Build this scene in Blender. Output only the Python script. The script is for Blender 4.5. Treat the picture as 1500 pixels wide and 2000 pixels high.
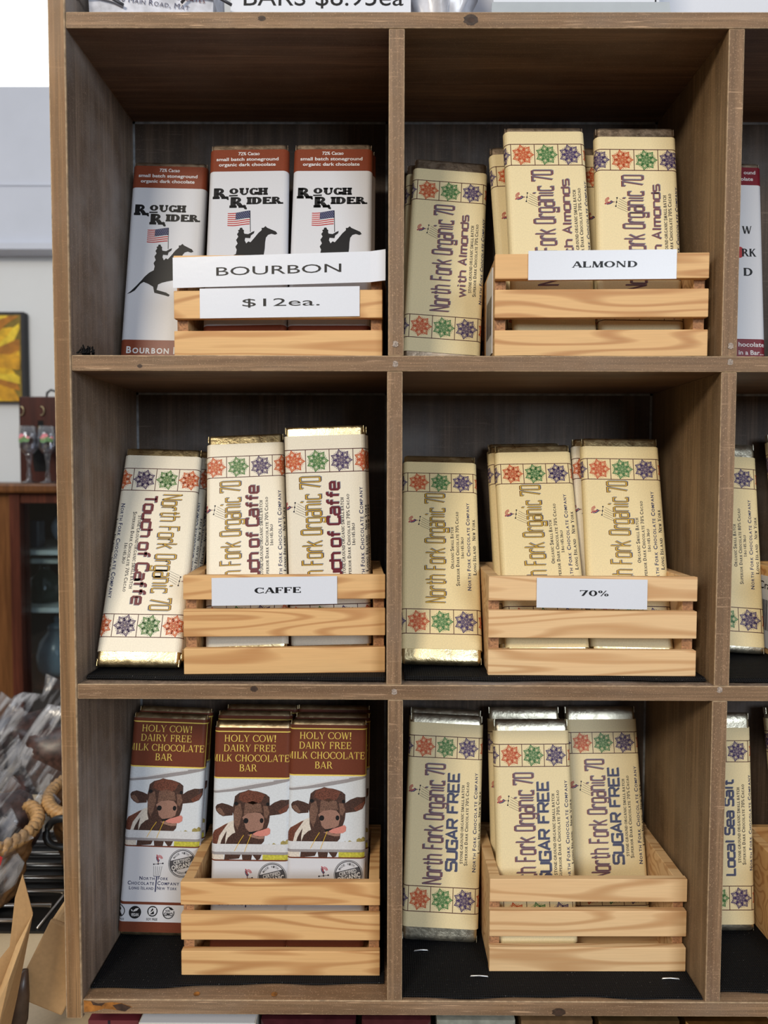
import bpy, bmesh, math, random
from math import sin, cos, pi, radians, sqrt, atan2
from mathutils import Vector, Matrix, noise
from mathutils.geometry import tessellate_polygon

for o in list(bpy.data.objects):
    bpy.data.objects.remove(o)
S = bpy.context.scene
COL = S.collection
rnd = random.Random(7)

# ------------------------------------------------------------------ camera, light, exposure
def cam_axes(p, y, r):
    X, Z, F = Vector((1, 0, 0)), Vector((0, 0, 1)), Vector((0, 1, 0))
    M = Matrix.Rotation(y, 3, 'Z')
    X, Z, F = M @ X, M @ Z, M @ F
    F, Z = F*cos(p)+Z*sin(p), Z*cos(p)-F*sin(p)
    X, Z = X*cos(r)+Z*sin(r), Z*cos(r)-X*sin(r)
    return X, Z, F
cd = bpy.data.cameras.new('camera')
cam = bpy.data.objects.new('camera', cd)
COL.objects.link(cam)
cx, cz, cf = cam_axes(-0.046858, 0.0031365, 0.0024796)
M = Matrix((cx, cz, -cf)).transposed().to_4x4()
M.translation = (-0.00666, -0.57351, -0.35626)
cam.matrix_world = M
cd.sensor_fit = 'VERTICAL'
cd.sensor_height = 36
cd.lens = 36*1420/2000
cd.clip_start = .02
cd.dof.use_dof = True
cd.dof.focus_distance = .63
cd.dof.aperture_fstop = 7.0
S.camera = cam

S.view_settings.view_transform = 'Standard'
S.view_settings.look = 'None'
S.view_settings.gamma = 1
S.view_settings.use_curve_mapping = False
S.view_settings.exposure = 0.0

W = bpy.data.worlds.new('world')
S.world = W
W.use_nodes = True
_nt = W.node_tree
_tc = _nt.nodes.new('ShaderNodeTexCoord'); _sp = _nt.nodes.new('ShaderNodeSeparateXYZ'); _cr = _nt.nodes.new('ShaderNodeValToRGB')
_nt.links.new(_tc.outputs['Generated'], _sp.inputs[0]); _nt.links.new(_sp.outputs[2], _cr.inputs[0])   # z of the direction: floor dark, ceiling bright
_cr.color_ramp.elements[0].position = 0.0; _cr.color_ramp.elements[0].color = (.16, .13, .10, 1)
_cr.color_ramp.elements[1].position = .35; _cr.color_ramp.elements[1].color = (.74, .76, .80, 1)
_nt.links.new(_cr.outputs[0], _nt.nodes['Background'].inputs[0])
_nt.nodes['Background'].inputs[1].default_value = .53

def area(name, loc, target, sx, sy, power, col):
    l = bpy.data.lights.new(name, 'AREA')
    l.shape = 'RECTANGLE'; l.size = sx; l.size_y = sy; l.energy = power; l.color = col
    o = bpy.data.objects.new(name, l)
    COL.objects.link(o)
    o.location = loc
    o.rotation_euler = (Vector(target)-Vector(loc)).to_track_quat('-Z', 'Y').to_euler()
    return o
area('ceiling_panel_light', (-1.15, -2.5, 1.12), (0, .1, -.35), .7, .5, 56, (1, .88, .70))
area('shop_window_light', (1.25, -2.9, .30), (0, .1, -.4), 1.1, .9, 43, (.80, .90, 1))
area('far_window_light', (-1.6, -.4, .9), (-1.15, 1.8, -.1), .9, .9, 13, (.93, .96, 1))

# ------------------------------------------------------------------ materials
def new_mat(name):
    m = bpy.data.materials.new(name)
    m.use_nodes = True
    nt = m.node_tree
    return m, nt, nt.nodes['Principled BSDF']
def N(nt, t, **kw):
    n = nt.nodes.new(t)
    for k, v in kw.items():
        if k in n.inputs.keys(): n.inputs[k].default_value = v
        else: setattr(n, k, v)
    return n
def mixc(nt, fac, a, b, mode='MIX'):
    n = nt.nodes.new('ShaderNodeMix'); n.data_type = 'RGBA'; n.blend_type = mode
    for sock, v in ((n.inputs[0], fac), (n.inputs[6], a), (n.inputs[7], b)):
        if hasattr(v, 'is_output'): nt.links.new(v, sock)
        elif isinstance(v, (int, float)): sock.default_value = v
        else: sock.default_value = (*v, 1)
    return n.outputs[2]
def ramp(nt, src, a, b, ca=0., cb=1.):
    n = nt.nodes.new('ShaderNodeMapRange'); n.clamp = True
    n.inputs[1].default_value = a; n.inputs[2].default_value = b
    n.inputs[3].default_value = ca; n.inputs[4].default_value = cb
    nt.links.new(src, n.inputs[0]); return n.outputs[0]
def coords(nt, scale, rot=(0, 0, 0), rand=False):
    tc = nt.nodes.new('ShaderNodeTexCoord'); mp = nt.nodes.new('ShaderNodeMapping')
    src = tc.outputs['Object']
    if rand:
        oi = nt.nodes.new('ShaderNodeObjectInfo')
        ml = nt.nodes.new('ShaderNodeVectorMath'); ml.operation = 'MULTIPLY_ADD'
        cb = nt.nodes.new('ShaderNodeCombineXYZ')
        mm = nt.nodes.new('ShaderNodeMath'); mm.operation = 'MULTIPLY'; mm.inputs[1].default_value = 3.1
        nt.links.new(oi.outputs['Random'], mm.inputs[0])
        for i in range(3): nt.links.new(mm.outputs[0], cb.inputs[i])
        ad = nt.nodes.new('ShaderNodeVectorMath'); ad.operation = 'ADD'
        nt.links.new(src, ad.inputs[0]); nt.links.new(cb.outputs[0], ad.inputs[1]); src = ad.outputs[0]
    mp.inputs['Scale'].default_value = scale; mp.inputs['Rotation'].default_value = rot
    nt.links.new(src, mp.inputs['Vector'])
    return mp.outputs[0]
def noise_n(nt, vec, scale=1., detail=4., rough=.55):
    n = N(nt, 'ShaderNodeTexNoise'); n.inputs['Scale'].default_value = scale
    n.inputs['Detail'].default_value = detail; n.inputs['Roughness'].default_value = rough
    nt.links.new(vec, n.inputs['Vector']); return n.outputs[0]
def bump(nt, b, h, strength, dist):
    n = nt.nodes.new('ShaderNodeBump'); n.inputs['Strength'].default_value = strength
    n.inputs['Distance'].default_value = dist
    nt.links.new(h, n.inputs['Height']); nt.links.new(n.outputs[0], b.inputs['Normal'])

def plain(name, col, rough=.6, metal=0., nscale=0, namp=.12, spec=None, bstr=0., bscale=400):
    m, nt, b = new_mat(name)
    b.inputs['Roughness'].default_value = rough
    b.inputs['Metallic'].default_value = metal
    if spec is not None: b.inputs['Specular IOR Level'].default_value = spec
    v = coords(nt, (1, 1, 1))
    nz = noise_n(nt, v, nscale or 60, 5)
    lo = tuple(max(0, c*(1-namp)) for c in col); hi = tuple(min(1, c*(1+namp)) for c in col)
    nt.links.new(mixc(nt, ramp(nt, nz, .3, .7), lo, hi), b.inputs['Base Color'])
    if bstr: bump(nt, b, noise_n(nt, v, bscale, 3), bstr, .0004)
    return m

def stained_wood(name, axis, base, dark, wash, wash_amt, scratch=.35, rough=.62):
    m, nt, b = new_mat(name)
    k = {'X': (4, 75, 75), 'Z': (75, 75, 4)}[axis]
    k2 = {'X': (9, 520, 520), 'Z': (520, 520, 9)}[axis]
    k3 = {'X': (2.2, 26, 26), 'Z': (26, 26, 2.2)}[axis]
    g = noise_n(nt, coords(nt, k), 1, 6, .62)
    fine = noise_n(nt, coords(nt, k2), 1, 4, .6)
    broad = noise_n(nt, coords(nt, (9, 9, 9)), 1, 5, .62)
    boards = noise_n(nt, coords(nt, k3), 1, 3, .5)
    c = mixc(nt, ramp(nt, g, .40, .60), dark, base)
    c = mixc(nt, ramp(nt, boards, .38, .66, 0, .55), c, tuple(x*.66 for x in base))
    c = mixc(nt, ramp(nt, fine, .45, .57, 0, .75), c, tuple(x*.50 for x in base))
    c = mixc(nt, ramp(nt, broad, .46, .70, 0, wash_amt), c, wash)
    for rot, amt, th in (((.35, .55, .8), .7, .64), ((-.4, -.6, -.9), .5, .67)):
        sc = noise_n(nt, coords(nt, (30, 650, 650), rot), 1, 2, .5)
        msk = noise_n(nt, coords(nt, (16, 16, 16), rot), 1, 2, .5)
        mu = nt.nodes.new('ShaderNodeMath'); mu.operation = 'MULTIPLY'
        nt.links.new(ramp(nt, sc, th, th+.08, 0, scratch*amt), mu.inputs[0]); nt.links.new(ramp(nt, msk, .46, .62), mu.inputs[1])
        c = mixc(nt, mu.outputs[0], c, tuple(min(1, x*1.8+.06) for x in base))
    speck = noise_n(nt, coords(nt, (1100, 1100, 1100)), 1, 2, .5)
    c = mixc(nt, ramp(nt, speck, .60, .74, 0, scratch*.9), c, tuple(min(1, x*1.6+.04) for x in base))
    nt.links.new(c, b.inputs['Base Color'])
    b.inputs['Roughness'].default_value = rough
    b.inputs['Specular IOR Level'].default_value = .3
    bump(nt, b, fine, .35, .0005)
    return m
FR = (.335, .208, .118); FD = (.15, .085, .047)
M_rail = stained_wood('weathered_rail_wood', 'X', FR, FD, (.24, .19, .15), .35, .85)
M_post = stained_wood('weathered_post_wood', 'Z', FR, FD, (.24, .18, .14), .4, .75)
M_side = stained_wood('grey_side_wood', 'Z', (.32, .235, .175), (.14, .10, .076), (.42, .38, .36), .6, .7)
M_stile = stained_wood('stile_edge_wood', 'Z', (.33, .19, .088), (.19, .10, .045), (.36, .27, .2), .3, .22)
M_div = stained_wood('brown_divider_wood', 'Z', (.29, .185, .098), (.14, .085, .044), (.30, .215, .13), .5, .55)
M_under_shade = stained_wood('shaded_underside_wood', 'X', (.21, .122, .075), (.085, .047, .029), (.21, .15, .11), .4, .4, .5)  # darker copy of the board wood: underside shade put into the colour
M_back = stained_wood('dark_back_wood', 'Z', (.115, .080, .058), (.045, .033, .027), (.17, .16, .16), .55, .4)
M_worn = plain('worn_wood_edge', (.36, .25, .15), .7, nscale=200, namp=.35)
M_dust = plain('pale_dusty_seam', (.21, .22, .235), .8, nscale=120, namp=.4)
M_knot = plain('wood_knot', (.045, .024, .014), .6, nscale=300, namp=.5)
M_fill = plain('grey_wood_filler', (.33, .27, .23), .8, nscale=900, namp=.6)
M_rust = plain('orange_bare_wood', (.30, .115, .02), .6, nscale=120, namp=.6)
M_burn = plain('dark_split_wood', (.05, .024, .014), .7, nscale=150, namp=.5)

def pine(name, light, dark):
    m, nt, b = new_mat(name)
    d = noise_n(nt, coords(nt, (9, 30, 30), rand=True), 1, 3)
    g = noise_n(nt, coords(nt, (3.2, 34, 34), rand=True), 1, 1.5, .45)
    mu = nt.nodes.new('ShaderNodeMath'); mu.operation = 'MULTIPLY'; mu.inputs[1].default_value = 62.
    nt.links.new(g, mu.inputs[0])
    sn = nt.nodes.new('ShaderNodeMath'); sn.operation = 'SINE'; nt.links.new(mu.outputs[0], sn.inputs[0])
    f = noise_n(nt, coords(nt, (25, 800, 800), rand=True), 1, 3)
    c = mixc(nt, ramp(nt, sn.outputs[0], .15, 1.0, 0, .75), light, dark)
    c = mixc(nt, ramp(nt, f, .4, .7, 0, .30), c, tuple(x*.72 for x in light))
    c = mixc(nt, ramp(nt, d, .35, .75, 0, .35), c, (light[0]*.93, light[1]*.80, light[2]*.70))
    nt.links.new(c, b.inputs['Base Color'])
    b.inputs['Roughness'].default_value = .55
    b.inputs['Specular IOR Level'].default_value = .3
    bump(nt, b, f, .12, .0004)
    return m
M_pine = pine('pine_slat', (.74, .46, .21), (.42, .18, .06))
M_pine2 = pine('pale_pine_slat', (.80, .55, .30), (.48, .24, .095))
M_endgrain = plain('pine_end_grain', (.36, .18, .085), .8, nscale=700, namp=.45)

def paper(name, col, rough=.6, amp=.05, spark=0., sheen_spec=.35):
    m, nt, b = new_mat(name)
    v = coords(nt, (1, 1, 1))
    nz = noise_n(nt, v, 900, 3)
    c = mixc(nt, ramp(nt, nz, .35, .65), tuple(x*(1-amp) for x in col), tuple(min(1, x*(1+amp)) for x in col))
    if spark:
        sp = noise_n(nt, v, 2600, 1)
        c = mixc(nt, ramp(nt, sp, .62, .72, 0, spark), c, (1, 1, .97))
    nt.links.new(c, b.inputs['Base Color'])
    b.inputs['Roughness'].default_value = rough
    b.inputs['Specular IOR Level'].default_value = sheen_spec
    bump(nt, b, noise_n(nt, v, 260, 3), .10, .0005)
    return m
M_cream = paper('cream_paper', (.80, .67, .40), .5, .05, .05)
M_gold_paper = paper('golden_cream_paper', (.80, .65, .36), .45, .06, .08)
M_pearl = paper('pearl_paper', (.80, .735, .60), .42, .05, .22, .5)
M_white = paper('white_gloss_paper', (.62, .63, .68), .35, .015)
M_sign = paper('white_sign_card', (.70, .73, .81), .28, .01)
def ink(name, col, rough=.45): return plain(name, col, rough, nscale=700, namp=.08, spec=.3)
I_black = ink('black_ink', (.008, .008, .010))
I_line = ink('plum_line_ink', (.085, .022, .020))
I_orange = ink('orange_ink', (.52, .085, .028))
I_green = ink('green_ink', (.055, .17, .050))
I_purple = ink('purple_ink', (.055, .033, .115))
I_shadow = ink('blue_grey_ink', (.20, .225, .27))
I_slate = ink('slate_violet_ink', (.115, .115, .165))
I_red = ink('brick_red_ink', (.22, .045, .035))
I_gold = ink('ochre_ink', (.68, .43, .05))
I_brown = ink('dark_brown_ink', (.12, .045, .012))
I_maroon = ink('maroon_ink', (.13, .012, .022))
I_navy = ink('navy_ink', (.035, .040, .105))
I_text = ink('dark_text_ink', (.014, .012, .022))
I_flagred = ink('flag_red_ink', (.42, .035, .040))
I_rust = ink('rust_brown_band', (.205, .047, .022), .38)
I_choc = ink('chocolate_brown_band', (.155, .042, .022), .35)
I_wine = ink('wine_red_band', (.165, .012, .022), .38)
I_yellow = ink('yellow_ink', (.80, .62, .13))
I_white = ink('white_ink', (.66, .66, .68))
I_sky = ink('pale_sky_print', (.64, .68, .73))
I_rail = ink('grey_rail_print', (.30, .28, .29))
I_railw = ink('white_rail_print', (.62, .63, .66))
I_cow = plain('dark_fur_print', (.060, .028, .021), .4, nscale=900, namp=.7)
I_cowred = plain('red_fur_print', (.135, .045, .028), .4, nscale=1100, namp=.7)
I_cowmid = plain('mid_fur_print', (.16, .085, .060), .4, nscale=1100, namp=.6)
I_muzzle = plain('muzzle_print', (.30, .165, .125), .4, nscale=1800, namp=.3)
I_tongue = ink('tongue_print', (.60, .23, .19))
I_cowwhite = plain('white_fur_print', (.66, .60, .53), .4, nscale=700, namp=.2)
I_grass = plain('grass_print', (.50, .47, .06), .4, nscale=500, namp=.3)
I_tree = plain('tree_print', (.33, .27, .09), .4, nscale=900, namp=.5)
I_seal = ink('charcoal_seal_ink', (.07, .07, .08))

def foil(name, col, rough=.22):
    m, nt, b = new_mat(name)
    b.inputs['Base Color'].default_value = (*col, 1)
    b.inputs['Metallic'].default_value = 1
    v = coords(nt, (1, 1, 1), rand=True)
    nz = noise_n(nt, v, 130, 5, .65)
    nt.links.new(ramp(nt, nz, .2, .8, rough*.7, rough*1.6), b.inputs['Roughness'])
    bump(nt, b, nz, .55, .0012)
    return m
F_gold = foil('gold_foil', (.86, .72, .42), .28)
F_pale = foil('pale_gold_foil', (.80, .75, .60), .34)
F_dark = foil('bronze_foil', (.44, .34, .25), .42)
F_cow = foil('copper_gold_foil', (.88, .70, .42), .32)

def mesh_mat():
    m, nt, b = new_mat('black_woven_rubber')
    tc = nt.nodes.new('ShaderNodeTexCoord'); sp = nt.nodes.new('ShaderNodeSeparateXYZ')
    nt.links.new(tc.outputs['Object'], sp.inputs[0])
    outs = []
    for i, f in ((0, 3300.), (1, 3300.)):
        a = nt.nodes.new('ShaderNodeMath'); a.operation = 'MULTIPLY'; a.inputs[1].default_value = f
        s = nt.nodes.new('ShaderNodeMath'); s.operation = 'SINE'
        nt.links.new(sp.outputs[i], a.inputs[0]); nt.links.new(a.outputs[0], s.inputs[0]); outs.append(s.outputs[0])
    mx = nt.nodes.new('ShaderNodeMath'); mx.operation = 'MAXIMUM'
    nt.links.new(outs[0], mx.inputs[0]); nt.links.new(outs[1], mx.inputs[1])
    nz = noise_n(nt, coords(nt, (1, 1, 1)), 700, 2)
    c = mixc(nt, ramp(nt, mx.outputs[0], .2, .95), (.0015, .0015, .002), (.013, .0135, .016))
    c = mixc(nt, ramp(nt, nz, .70, .76, 0, .6), c, (.30, .29, .28))
    nt.links.new(c, b.inputs['Base Color'])
    b.inputs['Roughness'].default_value = .75; b.inputs['Specular IOR Level'].default_value = .15
    bump(nt, b, mx.outputs[0], .8, .0006)
    return m
M_mesh = mesh_mat()
M_staple = plain('bright_staple', (.75, .76, .78), .3, .6)

# ------------------------------------------------------------------ mesh building
class MB:
    def __init__(s): s.v = []; s.f = []; s.m = []; s.mats = []
    def mi(s, mat):
        if mat not in s.mats: s.mats.append(mat)
        return s.mats.index(mat)
    def add(s, vs, fs, mat):
        k = len(s.v); s.v += [tuple(p) for p in vs]; i = s.mi(mat)
        for f in fs: s.f.append(tuple(a+k for a in f)); s.m.append(i)
    def box(s, x0, x1, y0, y1, z0, z1, mat, mats=None):
        v = [(x, y, z) for x in (x0, x1) for y in (y0, y1) for z in (z0, z1)]
        fs = {'-x': (0, 1, 3, 2), '+x': (4, 6, 7, 5), '-y': (0, 4, 5, 1), '+y': (2, 3, 7, 6), '-z': (0, 2, 6, 4), '+z': (1, 5, 7, 3)}
        k = len(s.v); s.v += v
        for key, f in fs.items():
            s.f.append(tuple(a+k for a in f)); s.m.append(s.mi((mats or {}).get(key, mat)))
    def lathe(s, prof, mat, c=(0, 0, 0), n=20, cap=True):
        vs = [(c[0]+r*cos(2*pi*i/n), c[1]+r*sin(2*pi*i/n), c[2]+z) for r, z in prof for i in range(n)]
        fs = [(j*n+i, j*n+(i+1) % n, (j+1)*n+(i+1) % n, (j+1)*n+i) for j in range(len(prof)-1) for i in range(n)]
        if cap: fs += [tuple(range(n))[::-1], tuple((len(prof)-1)*n+i for i in range(n))]
        s.add(vs, fs, mat)
    def tube(s, pts, r, mat, n=8, cap=True):
        pts = [Vector(p) for p in pts]; vs = []; fs = []
        rr = r if isinstance(r, (list, tuple)) else [r]*len(pts)
        up = Vector((.13, .21, .97))
        for i, p in enumerate(pts):
            t = (pts[min(i+1, len(pts)-1)]-pts[max(i-1, 0)]).normalized()
            a = t.cross(up)
            if a.length < 1e-3: a = t.cross(Vector((1, 0, 0)))
            a.normalize(); b = t.cross(a)
            vs += [p+(a*cos(2*pi*j/n)+b*sin(2*pi*j/n))*rr[i] for j in range(n)]
        for i in range(len(pts)-1):
            fs += [(i*n+j, i*n+(j+1) % n, (i+1)*n+(j+1) % n, (i+1)*n+j) for j in range(n)]
        if cap: fs += [tuple(range(n))[::-1], tuple((len(pts)-1)*n+j for j in range(n))]
        s.add(vs, fs, mat)
    def mesh(s, name, smooth=False):
        me = bpy.data.meshes.new(name); me.from_pydata(s.v, [], s.f)
        for m in s.mats: me.materials.append(m)
        me.polygons.foreach_set('material_index', s.m)
        if smooth: me.polygons.foreach_set('use_smooth', [True]*len(s.f))
        me.update(); return me
    def build(s, name, parent=None, smooth=False, bev=0, segs=2, worn=None, loc=None):
        me = s.mesh(name, smooth)
        bm = bmesh.new(); bm.from_mesh(me)
        bmesh.ops.recalc_face_normals(bm, faces=bm.faces); bm.to_mesh(me); bm.free()
        o = bpy.data.objects.new(name, me); COL.objects.link(o)
        if parent: o.parent = parent
        if loc: o.location = loc
        if bev:
            if worn: me.materials.append(worn)
            b = o.modifiers.new('bevel', 'BEVEL'); b.width = bev; b.segments = segs; b.limit_method = 'ANGLE'
            if worn: b.material = len(me.materials)-1
        return o
def tag(o, label, cat, group=None, kind=None):
    if label: o['label'] = label
    if cat: o['category'] = cat
    if group: o['group'] = group
    if kind: o['kind'] = kind
    return o
def empty(name, label, cat, loc=(0, 0, 0), rotz=0, group=None):
    o = bpy.data.objects.new(name, None); COL.objects.link(o)
    o.empty_display_size = .02; o.location = loc; o.rotation_euler = (0, 0, rotz)
    return tag(o, label, cat, group)
def structure(o): o['kind'] = 'structure'; return o
def mesh_obj(name, me, parent=None):
    o = bpy.data.objects.new(name, me); COL.objects.link(o)
    if parent: o.parent = parent
    return o

# ------------------------------------------------------------------ lettering: polygons in 2D, cap height 1
_bf = {}
def sans(text, offset=0.):
    key = (text, offset)
    if key in _bf: return _bf[key]
    cu = bpy.data.curves.new('t', 'FONT'); cu.body = text; cu.offset = offset; cu.resolution_u = 3
    ob = bpy.data.objects.new('t', cu); COL.objects.link(ob)
    me = bpy.data.meshes.new_from_object(ob.evaluated_get(bpy.context.evaluated_depsgraph_get()))
    vs = [v.co for v in me.vertices]
    polys = [[(vs[i][0], vs[i][1]) for i in p.vertices] for p in me.polygons]
    bpy.data.objects.remove(ob); bpy.data.curves.remove(cu); bpy.data.meshes.remove(me)
    _bf[key] = polys
    return polys
def small_caps(fn, text, ratio=.78):
    out = []; x = 0
    for word in text.split(' '):
        for ch in word:
            sc = ratio if ch.islower() else 1.
            g = fn(ch.upper())
            if not g: continue
            x0 = min(p[0] for q in g for p in q); x1 = max(p[0] for q in g for p in q)
            out += [[((p[0]-x0)*sc+x, p[1]*sc) for p in q] for q in g]
            x += (x1-x0)*sc+.13
        x += .34
    return out
def stroke(pts, w, closed=False):
    """ribbon of quads along a polyline with mitred joints"""
    P = [Vector(p) for p in pts]; n = len(P); out = []; L = []; R = []
    for i in range(n):
        a = P[i-1] if (i > 0 or closed) else None; b = P[(i+1) % n] if (i < n-1 or closed) else None
        d1 = (P[i]-a).normalized() if a is not None else None; d2 = (b-P[i]).normalized() if b is not None else None
        if d1 is None: d1 = d2
        if d2 is None: d2 = d1
        n1 = Vector((-d1[1], d1[0])); n2 = Vector((-d2[1], d2[0])); m = n1+n2
        if m.length < 1e-4: m = n1
        m.normalize(); k = min(2.2, 1/max(.3, m.dot(n1)))
        L.append(P[i]+m*w/2*k); R.append(P[i]-m*w/2*k)
    for i in range(n if closed else n-1):
        j = (i+1) % n
        out.append([tuple(L[i]), tuple(R[i]), tuple(R[j]), tuple(L[j])])
    return out
def loop(x0, y0, x1, y1, c=.13):
    return ('c', [(x0+c, y0), (x1-c, y0), (x1, y0+c*.6), (x1, y1-c*.6), (x1-c, y1), (x0+c, y1), (x0, y1-c*.6), (x0, y0+c*.6)])
SQ = {
 'N': [[(0, 0), (0, 1)], [(0, 1), (1, 0)], [(1, 0), (1, 1)]], 'r': [[(0, 0), (0, .72)], [(0, .55), (.3, .72), (.9, .72), (.9, .6)]],
 't': [[(.4, .95), (.4, .1), (.55, 0), (1, 0), (1, .1)], [(0, .72), (1, .72)]], 'h': [[(0, 0), (0, 1)], [(0, .72), (.8, .72), (1, .62), (1, 0)]],
 'F': [[(0, 0), (0, 1), (.9, 1)], [(0, .54), (.75, .54)]], 'k': [[(0, 0), (0, 1)], [(0, .30), (.95, .74)], [(.35, .45), (1, 0)]],
 'O': [loop(0, 0, 1, 1)], 'o': [loop(0, 0, 1, .72)], '0': [loop(0, 0, 1, 1)], '7': [[(0, .86), (0, 1), (1, 1), (.3, 0)]],
 'g': [loop(0, 0, 1, .72), [(1, .72), (1, -.22), (.1, -.22), (.1, -.1)]],
 'a': [[(.08, .72), (.85, .72), (1, .62), (1, 0)], loop(0, 0, 1, .42)], 'n': [[(0, 0), (0, .72), (.8, .72), (1, .62), (1, 0)]],
 'i': [[(.5, 0), (.5, .72)], [(.5, .88), (.5, 1.02)]], 'c': [[(1, .58), (1, .72), (.15, .72), (0, .62), (0, .1), (.15, 0), (1, 0), (1, .14)]],
 'w': [[(0, .72), (.22, 0), (.5, .6), (.78, 0), (1, .72)]], 'A': [[(0, 0), (.5, 1), (1, 0)], [(.2, .32), (.8, .32)]],
 'l': [[(.5, 0), (.5, 1)]], 'm': [[(0, 0), (0, .72), (.9, .72), (1, .62), (1, 0)], [(.5, 0), (.5, .72)]],
 'd': [loop(0, 0, 1, .72), [(1, 0), (1, 1)]],
 's': [[(1, .72), (.1, .72), (0, .63), (0, .46), (.1, .37), (.9, .37), (1, .28), (1, .1), (.9, 0), (0, 0)]],
 'S': [[(1, .84), (1, 1), (.12, 1), (0, .9), (0, .62), (.12, .52), (.88, .52), (1, .42), (1, .1), (.88, 0), (0, 0), (0, .15)]],
 'T': [[(0, 1), (1, 1)], [(.5, 1), (.5, 0)]], 'u': [[(0, .72), (0, .1), (.15, 0), (1, 0)], [(1, 0), (1, .72)]],
 'f': [[(1, 1), (.6, 1), (.4, .9), (.4, 0)], [(0, .66), (.95, .66)]], 'C': [[(1, .8), (1, 1), (.14, 1), (0, .88), (0, .12), (.14, 0), (1, 0), (1, .2)]],
 'e': [[(0, .36), (1, .36), (1, .62), (.86, .72), (.14, .72), (0, .62), (0, .1), (.14, 0), (1, 0)]],
 'U': [[(0, 1), (0, .12), (.14, 0), (.86, 0), (1, .12), (1, 1)]], 'G': [[(1, .8), (1, 1), (.14, 1), (0, .88), (0, .12), (.14, 0), (1, 0), (1, .48), (.55, .48)]],
 'R': [[(0, 0), (0, 1), (.86, 1), (1, .9), (1, .58), (.86, .48), (0, .48)], [(.5, .48), (1, 0)]],
 'E': [[(1, 1), (0, 1), (0, 0), (1, 0)], [(0, .52), (.85, .52)]], 'L': [[(0, 1), (0, 0), (1, 0)]],
}
NARROW = {'i': .35, 'l': .35, 't': .7, 'r': .75, 'f': .75, 'c': .9, 'm': 1.35, 'w': 1.35, 'N': 1.1}
def square(text, w=.12, wid=.42, gap=.16, space=.40):
    """monoline square display lettering"""
    out = []; x = 0
    for ch in text:
        if ch == ' ': x += space; continue
        gw = wid*NARROW.get(ch, 1.)
        for g in SQ[ch]:
            closed = g[0] == 'c'
            pts = [(x+p[0]*gw, p[1]) for p in (g[1] if closed else g)]
            out += stroke(pts, w, closed)
        x += gw+gap
    return out
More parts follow.
